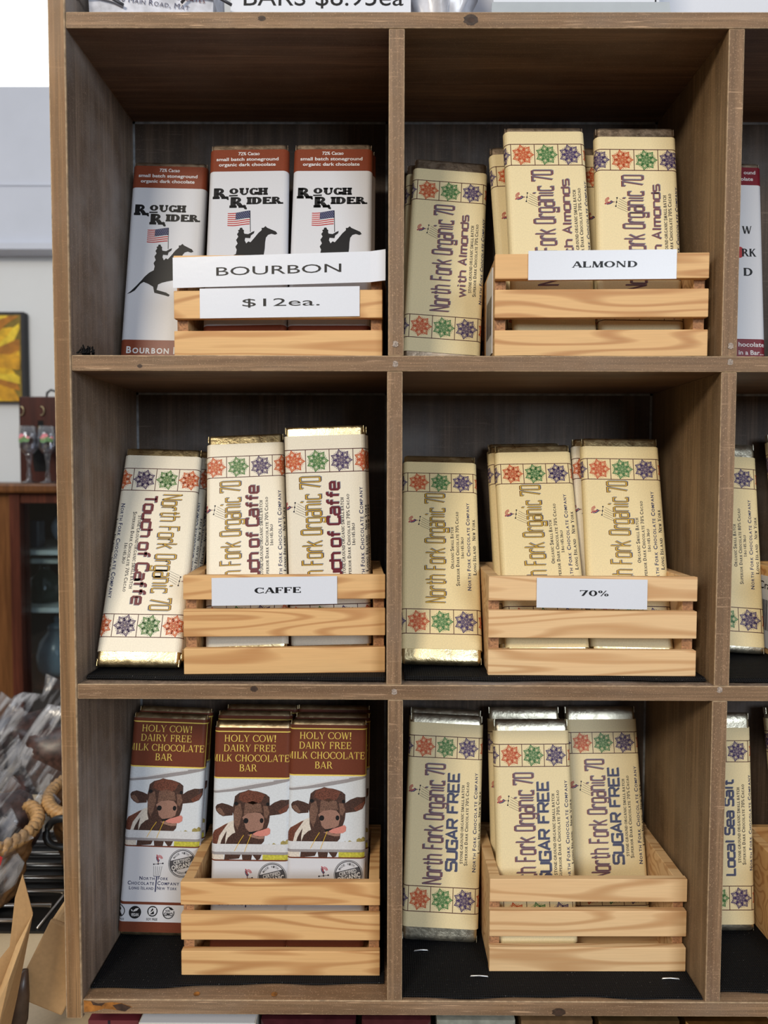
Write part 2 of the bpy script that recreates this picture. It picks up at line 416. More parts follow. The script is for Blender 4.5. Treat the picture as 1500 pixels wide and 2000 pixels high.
def serif(text, T=.17, t=.06, sh=.045, so=.075):
    """roman capitals built from stems, bars and bowls"""
    out = []; X = 0.
    def q(*p): out.append([(X+a, b) for a, b in p])
    def bar(x0, x1, y, h=None):
        h = h or t
        y = min(max(y-h/2, 0), 1-h); q((x0, y), (x1, y), (x1, y+h), (x0, y+h))
    def stem(x, y0=0., y1=1., w=None, sb=1, st=1):
        w = w or T
        q((x-w/2, y0), (x+w/2, y0), (x+w/2, y1), (x-w/2, y1))
        if sb: q((x-w/2-so, y0), (x+w/2+so, y0), (x+w/2+so, y0+sh), (x-w/2-so, y0+sh))
        if st: q((x-w/2-so, y1-sh), (x+w/2+so, y1-sh), (x+w/2+so, y1), (x-w/2-so, y1))
    def dg(x0, y0, x1, y1, w, ser=0):
        q((x0-w/2, y0), (x0+w/2, y0), (x1+w/2, y1), (x1-w/2, y1))
        if ser & 1: q((x0-w/2-so, y0), (x0+w/2+so, y0), (x0+w/2+so, y0+sh), (x0-w/2-so, y0+sh))
        if ser & 2: q((x1-w/2-so, y1-sh), (x1+w/2+so, y1-sh), (x1+w/2+so, y1), (x1-w/2-so, y1))
    def arc(cx, cy, rx, ry, a0, a1, n=16):
        for i in range(n):
            a = radians(a0+(a1-a0)*i/n); b = radians(a0+(a1-a0)*(i+1)/n)
            q((cx+rx*cos(a), cy+ry*sin(a)), (cx+rx*cos(b), cy+ry*sin(b)), (cx+max(rx-T, rx*.28)*cos(b), cy+max(ry-t, ry*.28)*sin(b)), (cx+max(rx-T, rx*.28)*cos(a), cy+max(ry-t, ry*.28)*sin(a)))
    def tick(x, y0, y1): q((x-t/2, y0), (x+t/2, y0), (x+t/2, y1), (x-t/2, y1))
    for ch in text:
        w = .9
        if ch == ' ': X += .42; continue
        if ch == 'A': dg(.1, 0, .45, 1, t, 1); dg(.82, 0, .47, 1, T, 1); bar(.2, .7, .32); w = .92
        elif ch == 'B': stem(.2, sb=0, st=0); bar(.06, .42, 1); bar(.2, .44, .52); bar(.06, .44, 0); arc(.42, .755, .30, .245, -90, 90); arc(.43, .27, .36, .27, -90, 90); w = .84
        elif ch == 'C': arc(.5, .5, .48, .5, 48, 312); tick(.83, .66, .96); tick(.83, .06, .3); w = .92
        elif ch == 'D': stem(.2, sb=0, st=0); bar(.06, .45, 1); bar(.06, .45, 0); arc(.43, .5, .5, .5, -90, 90); w = .98
        elif ch == 'E': stem(.2, sb=0, st=0); bar(.06, .72, 1); bar(.2, .58, .52); bar(.06, .76, 0); tick(.71, .74, 1); tick(.75, 0, .28); tick(.57, .4, .64); w = .84
        elif ch == 'F': stem(.2, st=0); bar(.06, .72, 1); bar(.2, .56, .5); tick(.71, .72, 1); tick(.55, .38, .62); w = .78
        elif ch == 'G': arc(.5, .5, .48, .5, 48, 318); tick(.83, .66, .96); stem(.83, .04, .45, sb=0); w = 1.0
        elif ch == 'H': stem(.2); stem(.76); bar(.2, .76, .52); w = .98
        elif ch == 'I': stem(.2); w = .42
        elif ch == 'K': stem(.2); dg(.26, .42, .72, 1, t*1.3, 2); dg(.78, 0, .4, .58, T, 1); w = .92
        elif ch == 'L': stem(.2, sb=0); bar(.06, .74, 0); tick(.73, 0, .3); w = .8
        elif ch == 'M': dg(.14, 0, .2, 1, t, 1); dg(.54, 0, .22, 1, T); dg(.54, 0, .88, 1, t); stem(.92); w = 1.12
        elif ch == 'N': stem(.15, w=t); dg(.8, 0, .16, 1, T); stem(.82, w=t, sb=0); w = 1.0
        elif ch == 'O': arc(.5, .5, .5, .5, 0, 360, 28); w = 1.03
        elif ch == 'P': stem(.2, st=0); bar(.06, .42, 1); bar(.2, .42, .47); arc(.42, .735, .33, .265, -90, 90); w = .78
        elif ch == 'R': stem(.2, st=0); bar(.06, .42, 1); bar(.2, .42, .47); arc(.42, .735, .33, .265, -90, 90); dg(.84, 0, .5, .5, T, 1); w = .92
        elif ch == 'S':
            pts = [(.70, .78), (.58, .95), (.38, .97), (.18, .86), (.17, .68), (.42, .53), (.68, .38), (.70, .17), (.52, .03), (.28, .05), (.12, .24)]
            for p in stroke(pts, (T+t)/2): q(*p)
            w = .84
        elif ch == 'T': stem(.45, st=0); bar(.05, .85, 1); tick(.07, .74, 1); tick(.83, .74, 1); w = .9
        elif ch == 'U': stem(.2, .3, 1, sb=0); stem(.82, .3, 1, w=t, sb=0); arc(.48, .3, .365, .3, 180, 360); w = 1.0
        elif ch == 'W': dg(.32, 0, .1, 1, T, 2); dg(.34, 0, .56, 1, t); dg(.78, 0, .56, 1, T); dg(.80, 0, 1.04, 1, t, 2); w = 1.14
        elif ch == 'Y': dg(.45, .44, .12, 1, T, 2); dg(.47, .44, .8, 1, t, 2); stem(.46, 0, .46, st=0); w = .9
        elif ch == '0': arc(.4, .5, .38, .5, 0, 360, 24); w = .82
        elif ch == '1': stem(.28, st=0); dg(.08, .8, .26, 1, t); w = .52
        elif ch == '3': arc(.36, .75, .33, .25, -90, 130); arc(.36, .27, .37, .27, -130, 90); w = .78
        elif ch == '4': stem(.58, st=0); bar(.05, .8, .3); dg(.1, .3, .56, 1, t); w = .84
        elif ch == '5': bar(.18, .66, 1); tick(.2, .5, 1); arc(.36, .31, .36, .31, -130, 130); w = .78
        elif ch == '6': arc(.4, .33, .36, .33, 0, 360, 20); arc(.52, .5, .48, .5, 95, 190); w = .82
        elif ch == '7': bar(.08, .76, 1, .1); dg(.3, 0, .7, 1, T); tick(.1, .78, 1); w = .8
        elif ch == '8': arc(.4, .75, .32, .25, 0, 360, 18); arc(.4, .27, .37, .27, 0, 360, 18); w = .8
        elif ch == '%': arc(.2, .77, .2, .23, 0, 360, 14); arc(.75, .23, .2, .23, 0, 360, 14); dg(.25, 0, .72, 1, t); w = .98
        elif ch == '-': bar(.08, .36, .4, .09); w = .42
        elif ch == '.': q((.08, 0), (.24, 0), (.24, .16), (.08, .16)); w = .32
        elif ch == '!': q((.12, .3), (.22, .3), (.28, 1), (.06, 1)); q((.08, 0), (.25, 0), (.25, .16), (.08, .16)); w = .34
        elif ch == '(': arc(.5, .5, .45, .6, 130, 230, 8); w = .34
        elif ch == ')': arc(-.2, .5, .45, .6, -50, 50, 8); w = .34
        X += w+.04
    return out
def slab(text): return serif(text, .38, .21, .23, .07)
def fancy(text): return serif(text, .13, .055, .035, .06)
def tiny(text): return serif(text, .24, .14, .08, .05)
def extent(ps):
    xs = [p[0] for q in ps for p in q]; ys = [p[1] for q in ps for p in q]
    return min(xs), max(xs), min(ys), max(ys)
def fit(ps, x0, x1, y0, y1, base=None):
    """scale polygons to a rectangle; base=(lo, hi) gives the source range that maps to y0..y1"""
    a, b, c, d = extent(ps)
    if base: c, d = base
    kx = (x1-x0)/(b-a); ky = (y1-y0)/(d-c)
    return [[(x0+(p[0]-a)*kx, y0+(p[1]-c)*ky) for p in q] for q in ps]
def tess(poly):
    return [[poly[i] for i in t] for t in tessellate_polygon([[Vector((p[0], p[1], 0)) for p in poly]])]
def disc(cx_, cy_, rx, ry=None, n=14):
    ry = ry or rx
    return [[(cx_+rx*cos(2*pi*i/n), cy_+ry*sin(2*pi*i/n)) for i in range(n)]]
def ring(cx_, cy_, r, w, n=32, a0=0, a1=2*pi):
    pts = [(cx_+r*cos(a0+(a1-a0)*i/n), cy_+r*sin(a0+(a1-a0)*i/n)) for i in range(n+1)]
    return stroke(pts, w)
def rot2(ps, ang, c=(0, 0)):
    return [[(c[0]+(p[0]-c[0])*cos(ang)-(p[1]-c[1])*sin(ang), c[1]+(p[0]-c[0])*sin(ang)+(p[1]-c[1])*cos(ang)) for p in q] for q in ps]

# ------------------------------------------------------------------ chocolate bars (millimetres on the wrapper: s across, v up)
BW, BT, BR, BL = .035, .011, .0050, .200
def section(s, off):
    """point and outward offset on the sleeve's cross-section at arc length s from the front centre"""
    sg = 1 if s >= 0 else -1; a = abs(s); f = BW-BR; q = pi*BR/2
    if a <= f: return (sg*a, -off)
    a -= f
    if a <= q:
        t = a/BR; return (sg*(f+(BR+off)*sin(t)), BR-(BR+off)*cos(t))
    a -= q; h = BT-2*BR
    if a <= h: return (sg*(BW+off), BR+a)
    a -= h
    if a <= q:
        t = a/BR; return (sg*(f+(BR+off)*cos(t)), BT-BR+(BR+off)*sin(t))
    a -= q
    return (sg*max(0, f-a), BT+off)
S_HALF = BW-BR+pi*BR/2+BT-2*BR+pi*BR/2+BW-BR
class Sleeve(MB):
    def __init__(s, paper_mat, v0, v1):
        super().__init__(); s.n = 0; s.v0, s.v1 = v0, v1
        f = BW-BR; q = pi*BR/2
        half = [0, f*.5, f]+[f+q*k/5 for k in range(1, 6)]+[f+q+BT-2*BR]+[f+q+BT-2*BR+q*k/5 for k in range(1, 6)]+[S_HALF*.985]
        ss = [-x for x in half[::-1]]+half[1:]
        m = len(ss); vs = []
        for off in (0, -.0004):
            for v in (v0*.001, v1*.001):
                vs += [(*section(a, off), v) for a in ss]
        fs = []
        for i in range(m-1):
            fs += [(i, i+1, m+i+1, m+i), (2*m+i+1, 2*m+i, 3*m+i, 3*m+i+1), (i+1, i, 2*m+i, 2*m+i+1), (m+i, m+i+1, 3*m+i+1, 3*m+i)]
        s.add([(a, b, c) for a, b, c in vs], fs, paper_mat)
    def put(s, polys, mat, layer=1):
        """polygons in (s, v) millimetres laid on the wrapper's surface"""
        off = .00004*layer
        for q in s.sliced(polys):
            vs = []
            for a, v in q:
                x, y = section(max(-S_HALF, min(S_HALF, a*.001)), off); vs.append((x, y, v*.001))
            s.add(vs, [tuple(range(len(vs)))], mat)
    def sliced(s, polys):
        """cut polygons into narrow strips where the wrapper bends, so they follow the bend"""
        out = []
        for q in polys:
            lo, hi = min(p[0] for p in q), max(p[0] for p in q)
            if hi-lo < .7 or (hi < 30. and lo > -30.): out.append(q); continue
            cuts = [c for c in [-48+1.0*i for i in range(18)]+[-30., -30.9, 30., 30.9]+[31.4+1.0*i for i in range(18)] if lo < c < hi]
            rest = q
            for c in sorted(cuts):
                l, r = [], []
                for i, p in enumerate(rest):
                    n = rest[(i+1) % len(rest)]
                    (l if p[0] <= c else r).append(p)
                    if (p[0] <= c) != (n[0] <= c):
                        t = (c-p[0])/(n[0]-p[0]); m = (c, p[1]+(n[1]-p[1])*t); l.append(m); r.append(m)
                if len(l) > 2: out.append(l)
                rest = r
                if len(rest) < 3: break
            if len(rest) > 2: out.append(rest)
        return out
    def rect(s, s0, s1, v0, v1, mat, layer=1):
        s.put([[(s0, v0), (s1, v0), (s1, v1), (s0, v1)]], mat, layer)
    def up(s, ps, sb, st, va, vb, mat, layer=2, base=(0, 1)):
        """lettering that reads upwards: baseline at s=sb, cap line at s=st, running from v=va to vb"""
        ps = fit(ps, va, vb, 0, 1, base)
        s.put([[(sb+(st-sb)*p[1], p[0]) for p in q] for q in ps], mat, layer)
    def flat(s, ps, s0, s1, vb, vt, mat, layer=2, base=(0, 1)):
        s.put(fit(ps, s0, s1, vb, vt, base), mat, layer)
SANS = (0, .70)
TONE = {I_orange.name: ink('orange_halftone', (.66, .34, .17)), I_green.name: ink('green_halftone', (.36, .43, .22)), I_purple.name: ink('purple_halftone', (.37, .30, .27))}
def medallion(sl, cs, cv, ink_m, r=9.4):
    P = lambda rr, a: (cs+rr*cos(a), cv+rr*sin(a))
    tone, pap = TONE[ink_m.name], sl.mats[0]
    star = []
    for k in range(7):
        a = 2*pi*k/7; star += [P(r*.97, a), P(r*.70, a+pi/7*.8), P(r*.82, a+pi/7), P(r*.70, a+pi/7*1.2)]
    sl.put([[(cs, cv), star[i], star[(i+1) % 28]] for i in range(28)], tone, 1)
    for k in range(7):
        a = 2*pi*k/7; lf = [P(r*.42, a), P(r*.54, a-.19), P(r*.64, a-.16), P(r*.78, a), P(r*.64, a+.16), P(r*.54, a+.19)]
        sl.put([lf], pap, 1.5)
        for j in (-1, 1): c = P(r*.62, a+pi/7+j*.13); sl.put(disc(c[0], c[1], .42, n=5), pap, 1.5)
        c = P(r*.27, a+pi/7); sl.put(disc(c[0], c[1], .45, n=5), pap, 1.5)
    for k in range(7):
        a = 2*pi*k/7; d = pi/7
        tip = P(r, a); l = P(r*.70, a-d*.80); rgt = P(r*.70, a+d*.80)
        sl.put(stroke([P(r*.45, a-d), l, tip, rgt, P(r*.45, a+d)], .72), ink_m, 2)
        lf = [P(r*.40, a), P(r*.52, a-.19), P(r*.64, a-.17), P(r*.80, a), P(r*.64, a+.17), P(r*.52, a+.19)]
        sl.put(stroke(lf, .42, True), ink_m, 2)
        sl.put(stroke([P(r*.46, a), P(r*.62, a)], .35), ink_m, 2)
        b = a+d
        sl.put(stroke([P(r*.5, b-.2), P(r*.80, b), P(r*.5, b+.2)], .55), ink_m, 2)
        sl.put([[P(r*.66+.5*cos(j*pi/3), b+.06*sin(j*pi/3)) for j in range(6)]], ink_m, 2)
        for rr, da, ds in ((.86, .16, .38), (.86, -.16, .38), (.90, .28, .22), (.90, -.28, .22)):
            c = P(r*rr, b+da*.7); sl.put(disc(c[0], c[1], ds, n=5), ink_m, 2)
        c = P(r*.33, b); sl.put(ring(c[0], c[1], .78, .48, 8), ink_m, 2)
        c = P(r*.36, a); sl.put(disc(c[0], c[1], .5, n=5), ink_m, 2)
        sl.put(stroke([P(r*.10, a), P(r*.24, a)], .55), ink_m, 2)
        sl.put(stroke([P(r*.22, a-d), P(r*.27, a), P(r*.22, a+d)], .45), ink_m, 2)
        sl.put(stroke([P(r*.44, a-d), P(r*.47, a-d*.5)], .8), ink_m, 2)
        sl.put(stroke([P(r*.44, a+d), P(r*.47, a+d*.5)], .8), ink_m, 2)
    sl.put(ring(cs, cv, r*.12, .5, 10), ink_m, 2)
def tile_bands(sl, shift, tint=None):
    for c, r in (((160.5, 180.), 9.3), ((25.2, 46.8), 9.6)):
        for v in c: sl.rect(-46, 46, v-.35, v+.35, I_line, 2)
        mid = (c[0]+c[1])/2
        if tint: sl.rect(-46, 46, c[0], c[1], tint, 1)
        for k in range(-3, 4):
            s0 = .5+shift+20.4*k
            if abs(s0) < 50:
                medallion(sl, s0, mid, (I_green, I_purple, I_orange)[k % 3], r)
            if abs(s0+10.2) < 46: sl.rect(s0+10.2-.3, s0+10.2+.3, c[0], c[1], I_line, 3)
def rooster(sl, s0, v0, k=1., up=True):
    """weather-vane rooster in flag colours; up=True lies on its side like the upright lettering"""
    def T(ps): return [[((s0-p[1]*k), v0+p[0]*k) if up else (s0+p[0]*k, v0+p[1]*k) for p in q] for q in ps]
    body = [(-2.6, 1.2), (-1.8, 2.6), (-.9, 2.5), (-.6, .6), (.6, -1.2), (1.6, -2.2), (.8, -3.6), (-.6, -3.6), (-2.0, -1.6)]
    sl.put(T(tess(body)), I_navy, 2)
    sl.put(T(disc(-1.7, 3.0, .75, n=7)), I_flagred, 2)
    for i, r in enumerate((3.4, 2.6, 1.8)):
        pts = [(1.2+r*cos(a), -1.2+r*1.25*sin(a)) for a in (2.6, 2.1, 1.6, 1.1, .6, .2)]
        sl.put(T(stroke([(.4, -2.6)]+pts, .55)), I_flagred, 3-i % 2)
    for p in ((-1.6, .4), (-1, -1), (-.2, -2.2), (-1.5, 1.8)): sl.put(T(disc(p[0], p[1], .3, n=5)), I_white, 3)
    sl.put(T([[(-.6, -3.6), (.8, -3.6), (.5, -5.4), (-.2, -5.4)]]), I_muzzle, 2)
    if up:
        for p, q in (((-4, -6.4), (4, -7.6)),): sl.put(T(stroke([p, q], .35)), I_text, 2)
        for p in ((-4, -6.3), (0, -7), (4, -7.6)): sl.put(T(disc(p[0], p[1], .8, n=7)), I_text, 2)
        for j in range(5): sl.put(T(stroke([(3.2-2.1*j, -9.6+.55*j), (-1.2-2.1*j, -17)], .28)), I_text, 2)
COMPANY = small_caps(lambda c: sans(c, .028), 'North Fork Chocolate Company')
def deco_title(sl, sb, v0, v1, outline, inlay, shadow):
    h = -17.2
    ps = lambda w: square('North Fork Organic 70', w)
    sl.up(ps(.10), sb+.75, sb+h+.75, v0+.6, v1+.6, shadow, 2)
    sl.up(ps(.118), sb, sb+h, v0, v1, outline, 3)
    sl.up(ps(.048), sb-.15, sb+h+.15, v0+.28, v1-.28, inlay, 4)
def north_fork(kind, paper_mat, shift=0.):
    sl = Sleeve(paper_mat, 12, 192)
    d = shift
    tile_bands(sl, shift, None)
    lay = {'almond': (4.3, 51, 156), 'caffe': (2.2+d, 50, 157), 'seventy': (3.6, 52.5, 159), 'eighty': (3.6, 52.5, 159), 'sugar': (-.8, 48.6, 155), 'salt': (-1.5, 48.6, 155)}[kind]
    if kind in ('almond', 'sugar', 'salt'): deco_title(sl, *lay, I_red, I_slate, I_shadow)
    else: deco_title(sl, *lay, I_brown, I_gold, I_shadow)
    sb = lay[0]
    rooster(sl, sb-29.2, 131, .95)
    def second(text, b, t, v0, v1, m, w, wid, gap, sh=I_shadow, inlay=None, base=(0, 1)):
        ps = square(text, w, wid, gap, .5)
        sl.up(ps, b+.6, t+.6, v0+.5, v1+.5, sh, 2, base); sl.up(ps, b, t, v0, v1, m, 3, base)
        if inlay: sl.up(square(text, w*.32, wid, gap, .5), b, t, v0+.5, v1-.5, inlay, 4, base)
    def lines(rows):
        for txt, s0, h, v0, v1, col in rows:
            ps = COMPANY if txt == 'NF' else small_caps(tiny, txt)
            sl.up(ps, s0+h/2, s0-h/2, v0, v1, col, 2, (0, .72) if txt == 'NF' else (0, 1))
    if kind == 'almond':
        second('with Almonds', 18.2, 11.2, 66, 147.7, I_red, .17, .62, .2, I_shadow, I_slate)
        lines([('STONE-GROUND ORGANIC SMALL BATCH', 22.6, 2.6, 71, 137.5, I_text), ('Superior Dark Chocolate 70% Cacao', 26.6, 3, 67.5, 139, I_text), ('NF', 32.6, 3.2, 61, 145.5, I_navy)])
    elif kind == 'caffe':
        second('Touch of Caffe', 10.9+7+d, .9+7+d, 52, 152.5, I_maroon, .235, .78, .24)
        lines([('STONE-GROUND ORGANIC SMALL BATCH', 20.6+d, 2.6, 71, 138.3, I_text), ('Superior Dark Chocolate 70% Cacao', 25.3+d, 3, 67.5, 141, I_text), ('1.6oz (45.36g)', 29.4+d, 2.8, 97, 116, I_text), ('NF', 36.6+d, 3.4, 60, 147, I_navy), ('Long Island', 41+d, 3, 74, 105, I_text), ('New York', 41+d, 3, 110, 132, I_text)])
    elif kind in ('seventy', 'eighty'):
        pc = '70%' if kind == 'seventy' else '80%'
        lines([('Organic Small Batch', 10.4, 3, 84.7, 125, I_text), ('Superior Dark Chocolate %s Cacao' % pc, 15.2, 3, 68.6, 140.4, I_text), ('1.6oz (45.36g)', 19.6, 2.6, 94.6, 115, I_text), ('NF', 25, 3.2, 64.6, 149.6, I_navy), ('Long Island', 30.2, 3, 79, 107, I_text), ('New York', 30.2, 3, 112, 133, I_text)])
    elif kind == 'sugar':
        second('SUGAR FREE', 12.7, 3.4, 60.5, 147, I_navy, .2, .80, .24, I_shadow, I_slate)
        lines([('STONE-GROUND ORGANIC SMALL BATCH', 17.3, 2.5, 67.8, 136.8, I_text), ('Superior Dark Chocolate 70% Cacao', 21.4, 3, 66.2, 139.7, I_text), ('NF', 29, 3.2, 61, 148.4, I_navy), ('Long Island', 33.6, 3, 77, 104, I_text), ('New York', 33.6, 3, 109, 132, I_text)])
    elif kind == 'salt':
        second('Local Sea Salt', 16, 8, 56, 144, I_navy, .2, .74, .22, I_shadow, I_slate)
        lines([('STONE-GROUND ORGANIC SMALL BATCH', 21, 2.5, 68, 137, I_text), ('Superior Dark Chocolate 70% Cacao', 25.2, 3, 66.2, 139.7, I_text), ('NF', 31.6, 3.2, 61, 148.4, I_navy)])
    return sl.mesh('paper_sleeve')
def bourbon_sleeve():
    sl = Sleeve(M_white, 3, 195)
    sl.rect(-46, 46, 172.8, 195, I_rust, 1); sl.rect(-46, 46, 3, 24, I_rust, 1)
    B = .022
    sl.flat(sans('72% Cacao', B), -9.6, 9.2, 189.3, 192.5, I_white, 2, SANS)
    sl.flat(sans('small batch stoneground', B), -28.8, 26, 183.6, 186.8, I_white, 2, SANS)
    sl.flat(sans('organic dark chocolate', B), -26.5, 23.6, 178.1, 181.3, I_white, 2, SANS)
    sl.flat(slab('R'), -30.8, -17, 145, 155.8, I_black)
    sl.flat(slab('O'), -16.4, -8.6, 149.8, 155.6, I_black); sl.put([[(-16.6, 147.4), (-9, 147.6), (-9, 149), (-16.6, 148.8)]], I_black, 2)
    sl.flat(slab('UGH'), -7.8, 17.2, 148.6, 155.8, I_black)
    sl.flat(slab('R'), -16, -1.6, 136, 146.8, I_black)
    sl.flat(slab('IDER'), -1.2, 30.7, 139.4, 146.6, I_black)
    sl.put(tess([(-19.6, 146.2), (-18.2, 144.2), (-17, 143.8), (-16.6, 145), (-18.8, 148)]), I_black, 2)
    sl.put(tess([(-4.4, 137.4), (-2.8, 134.6), (-1, 134.2), (-.6, 135.6), (-3.2, 139.4)]), I_black, 2)
    # flag on its pole
    def fx(u, w): return (-17.1+19*u-2.0*w*(1-u)*0+1.9*w*u*.2+(1-w)*0, 118.3+12.6*w+1.9*u*(w*.6+.4)-.8*sin(u*5)*.6)
    for i in range(13):
        a, b = i/13, (i+1)/13; us = [k/8 for k in range(9)]
        for u, u2 in zip(us, us[1:]):
            sl.put([[fx(u, a), fx(u2, a), fx(u2, b), fx(u, b)]], I_flagred if i % 2 == 0 else I_white, 2)
    us = [.36+.64*k/6 for k in range(7)]
    for u, u2 in zip(us, us[1:]): sl.put([[fx(u, .46), fx(u2, .46), fx(u2, 1), fx(u, 1)]], I_navy, 3)
    for i in range(5):
        for j in range(7):
            c = fx(.41+.085*j+.04*(i % 2), .52+.1*i); sl.put(disc(c[0], c[1], .22, n=5), I_white, 4)
    sl.put(stroke([(2.1, 133), (2.9, 112)], .55), I_black, 3)
    horse = [(-32, 67.5), (-29, 70), (-24, 75.5), (-19.5, 81), (-17, 84.5), (-13, 88.6), (-9, 91), (-8.4, 95), (-9.6, 98), (-7.8, 101), (-9.2, 104.5), (-7.4, 107.6), (-8.6, 110), (-7.2, 112.2), (-7.8, 114), (-6.6, 114.4), (-6.2, 116.2), (-4.4, 116.4), (-3.6, 114.6), (-2.6, 113.8), (-2.8, 112), (-2.2, 110.4), (1.2, 110), (4.6, 112.2), (6.4, 113), (6, 110.8), (3.4, 108.6), (2.9, 106), (-1.4, 106.4), (-1.8, 104), (-.4, 101), (1.4, 103), (3.2, 102), (6.4, 106.2), (9.6, 110.8), (12.6, 113.8), (12.4, 115.8), (14.2, 116), (15.8, 117.6), (17.2, 116), (20, 114.6), (24.8, 112.2), (26.2, 110), (24.2, 109), (21, 110), (18.2, 109), (16.4, 106.4), (15.8, 102), (15.6, 96), (14.6, 88), (17.6, 82.5), (18.4, 78.5), (12.8, 74.6), (11.6, 75.4), (12.6, 77.4), (15, 79), (10.8, 82), (4, 80.4), (-1, 79), (-4.2, 77.2), (-5.2, 72), (3.6, 69.6), (7, 67.4), (6, 65.8), (2, 67), (-7.2, 69.2), (-8.6, 75), (-13, 77.6), (-17.4, 79.4), (-20.2, 77.6), (-25, 71), (-28.6, 68.6)]
    sl.put(tess(horse), I_black, 3)
    sl.flat(small_caps(lambda c: sans(c, .03), 'Bourbon Bar', .8), -28.9, 29, 11.4, 17.6, I_white, 2, SANS)
    return sl.mesh('paper_sleeve')
def red_sleeve():
    sl = Sleeve(M_white, 3, 195)
    sl.rect(-46, 46, 177.6, 195, I_wine, 1); sl.rect(-46, 46, 3, 29.2, I_wine, 1)
    sl.flat(sans('ound', .015), 18, 28.8, 188.4, 191.8, I_white, 2, SANS)
    sl.flat(sans('olate', .015), 15, 26.6, 182, 185.4, I_white, 2, SANS)
    sl.flat(serif('W', .2, .1, .05, .04), 15, 24.2, 130, 137.4, I_black)
    sl.flat(serif('RK', .24, .12, .05, .04), 14.4, 28, 108, 115.6, I_black)
    sl.flat(serif('D', .24, .12, .05, .04), 15.8, 24, 89.4, 97, I_black)
    sl.put(disc(11.8, 112, 5.2, 5.6, 20), I_flagred, 1)
    sl.flat(sans('hocolate', .012), 9.6, 33.4, 22, 26.2, I_white, 2, SANS)
    sl.flat(sans('in a Bar...', .012), 9.6, 32.6, 14.4, 18.6, I_white, 2, SANS)
    return sl.mesh('paper_sleeve')
def cow_sleeve():
    sl = Sleeve(M_white, 4, 196.2)
    sl.rect(-46, 46, 4, 13, I_choc, 1); sl.rect(-46, 46, 28.2, 30.6, I_choc, 1)
    sl.rect(-46, 46, 79.4, 80.6, I_choc, 2); sl.rect(-46, 46, 152, 196.2, I_choc, 1)
    sl.rect(-46, 46, 192.2, 193.2, I_yellow, 2); sl.rect(-46, 46, 151.2, 152.4, I_yellow, 2); sl.rect(34.6, 35.4, 152, 192.6, I_yellow, 2)
    for t, a, b, v in (('HOLY COW!', -25.6, 20.6, 183.6), ('DAIRY FREE', -26, 20.6, 175), ('MILK CHOCOLATE', -37, 33, 166.2), ('BAR', -11.6, 4.4, 157.6)):
        sl.flat(fancy(t), a, b, v, v+6.2, I_yellow)
    # photograph on the wrapper
    sl.rect(-46, 34.8, 80.6, 151.2, I_sky, 1)
    k = lambda x, y: ((x-735)*.0545-.5, 80.3+(1615-y)*.0506)
    T = lambda pts: tess([k(*p) for p in pts])
    def shape(pts, mat, layer): sl.put(T(pts), mat, layer)
    shape([(70, 415), (400, 370), (800, 285), (1100, 240), (1390, 210), (1390, 245), (1050, 330), (700, 400), (400, 440), (70, 475)], I_rail, 2)
    shape([(70, 415), (400, 370), (800, 285), (1100, 240), (1100, 258), (800, 310), (400, 395), (70, 438)], I_railw, 3)
    for x0, y0, w, h in ((990, 1330, 190, 50), (1230, 1270, 160, 110)):
        shape([(x0, y0+h), (x0+10, y0+30), (x0+w*.3, y0+5), (x0+w*.5, y0+20), (x0+w*.7, y0-12), (x0+w, y0+20), (x0+w, y0+h)], I_tree, 2)
    shape([(90, 1380), (95, 1200), (150, 1110), (300, 1010), (470, 930), (600, 1000), (600, 1380)], I_cowwhite, 2)
    shape([(90, 1380), (95, 1200), (150, 1110), (330, 1000), (370, 985), (300, 1090), (230, 1200), (190, 1380)], I_cowred, 3)
    shape([(240, 1380), (270, 1270), (330, 1150), (350, 1120), (330, 1260), (330, 1380)], I_cow, 3)
    shape([(320, 1380), (370, 1240), (440, 1170), (520, 1130), (640, 1200), (640, 1380)], I_cow, 3)
    # ears
    shape([(440, 700), (360, 665), (260, 638), (180, 665), (152, 710), (165, 770), (215, 830), (280, 868), (340, 860), (440, 850)], I_cow, 3)
    shape([(165, 745), (225, 715), (270, 760), (310, 835), (285, 862), (225, 825)], I_cowmid, 4)
    shape([(1030, 690), (1120, 620), (1230, 575), (1385, 575), (1378, 690), (1320, 780), (1220, 825), (1050, 850)], I_cow, 3)
    shape([(1180, 770), (1290, 690), (1375, 640), (1330, 770), (1225, 822)], I_cowred, 4)
    # head
    shape([(470, 520), (540, 460), (640, 430), (690, 405), (760, 425), (830, 430), (900, 450), (980, 480), (1040, 530), (1045, 700), (1055, 800), (1040, 960), (1010, 1060), (975, 1180), (965, 1290), (900, 1370), (790, 1395), (660, 1370), (560, 1290), (500, 1180), (465, 1050), (455, 850), (430, 760), (455, 640)], I_cow, 4)
    shape([(560, 470), (690, 410), (850, 440), (960, 490), (900, 620), (770, 660), (620, 620), (520, 580)], I_cowred, 5)
    shape([(480, 700), (560, 640), (600, 800), (560, 1000), (520, 1100), (470, 980), (455, 820)], I_cowmid, 5)
    shape([(940, 680), (1010, 690), (1045, 800), (1000, 900), (960, 880)], I_cowmid, 5)
    shape([(640, 640), (760, 600), (900, 650), (930, 800), (820, 790), (720, 800), (620, 850)], I_cowmid, 5)
    sl.put(disc(*k(492, 645), 2.0, 1.6, 12), I_black, 6); sl.put(disc(*k(1012, 650), 1.5, 1.6, 12), I_black, 6)
    shape([(600, 880), (680, 815), (800, 795), (900, 810), (955, 880), (960, 960), (935, 1070), (830, 1130), (720, 1130), (660, 1070), (640, 990)], I_muzzle, 6)
    sl.put(disc(*k(660, 940), 2.3, 2.4, 12), I_black, 7); sl.put(disc(*k(918, 935), 1.7, 2.2, 12), I_black, 7)
    shape([(700, 1140), (800, 1120), (950, 1090), (960, 1130), (840, 1170), (740, 1170)], I_black, 7)
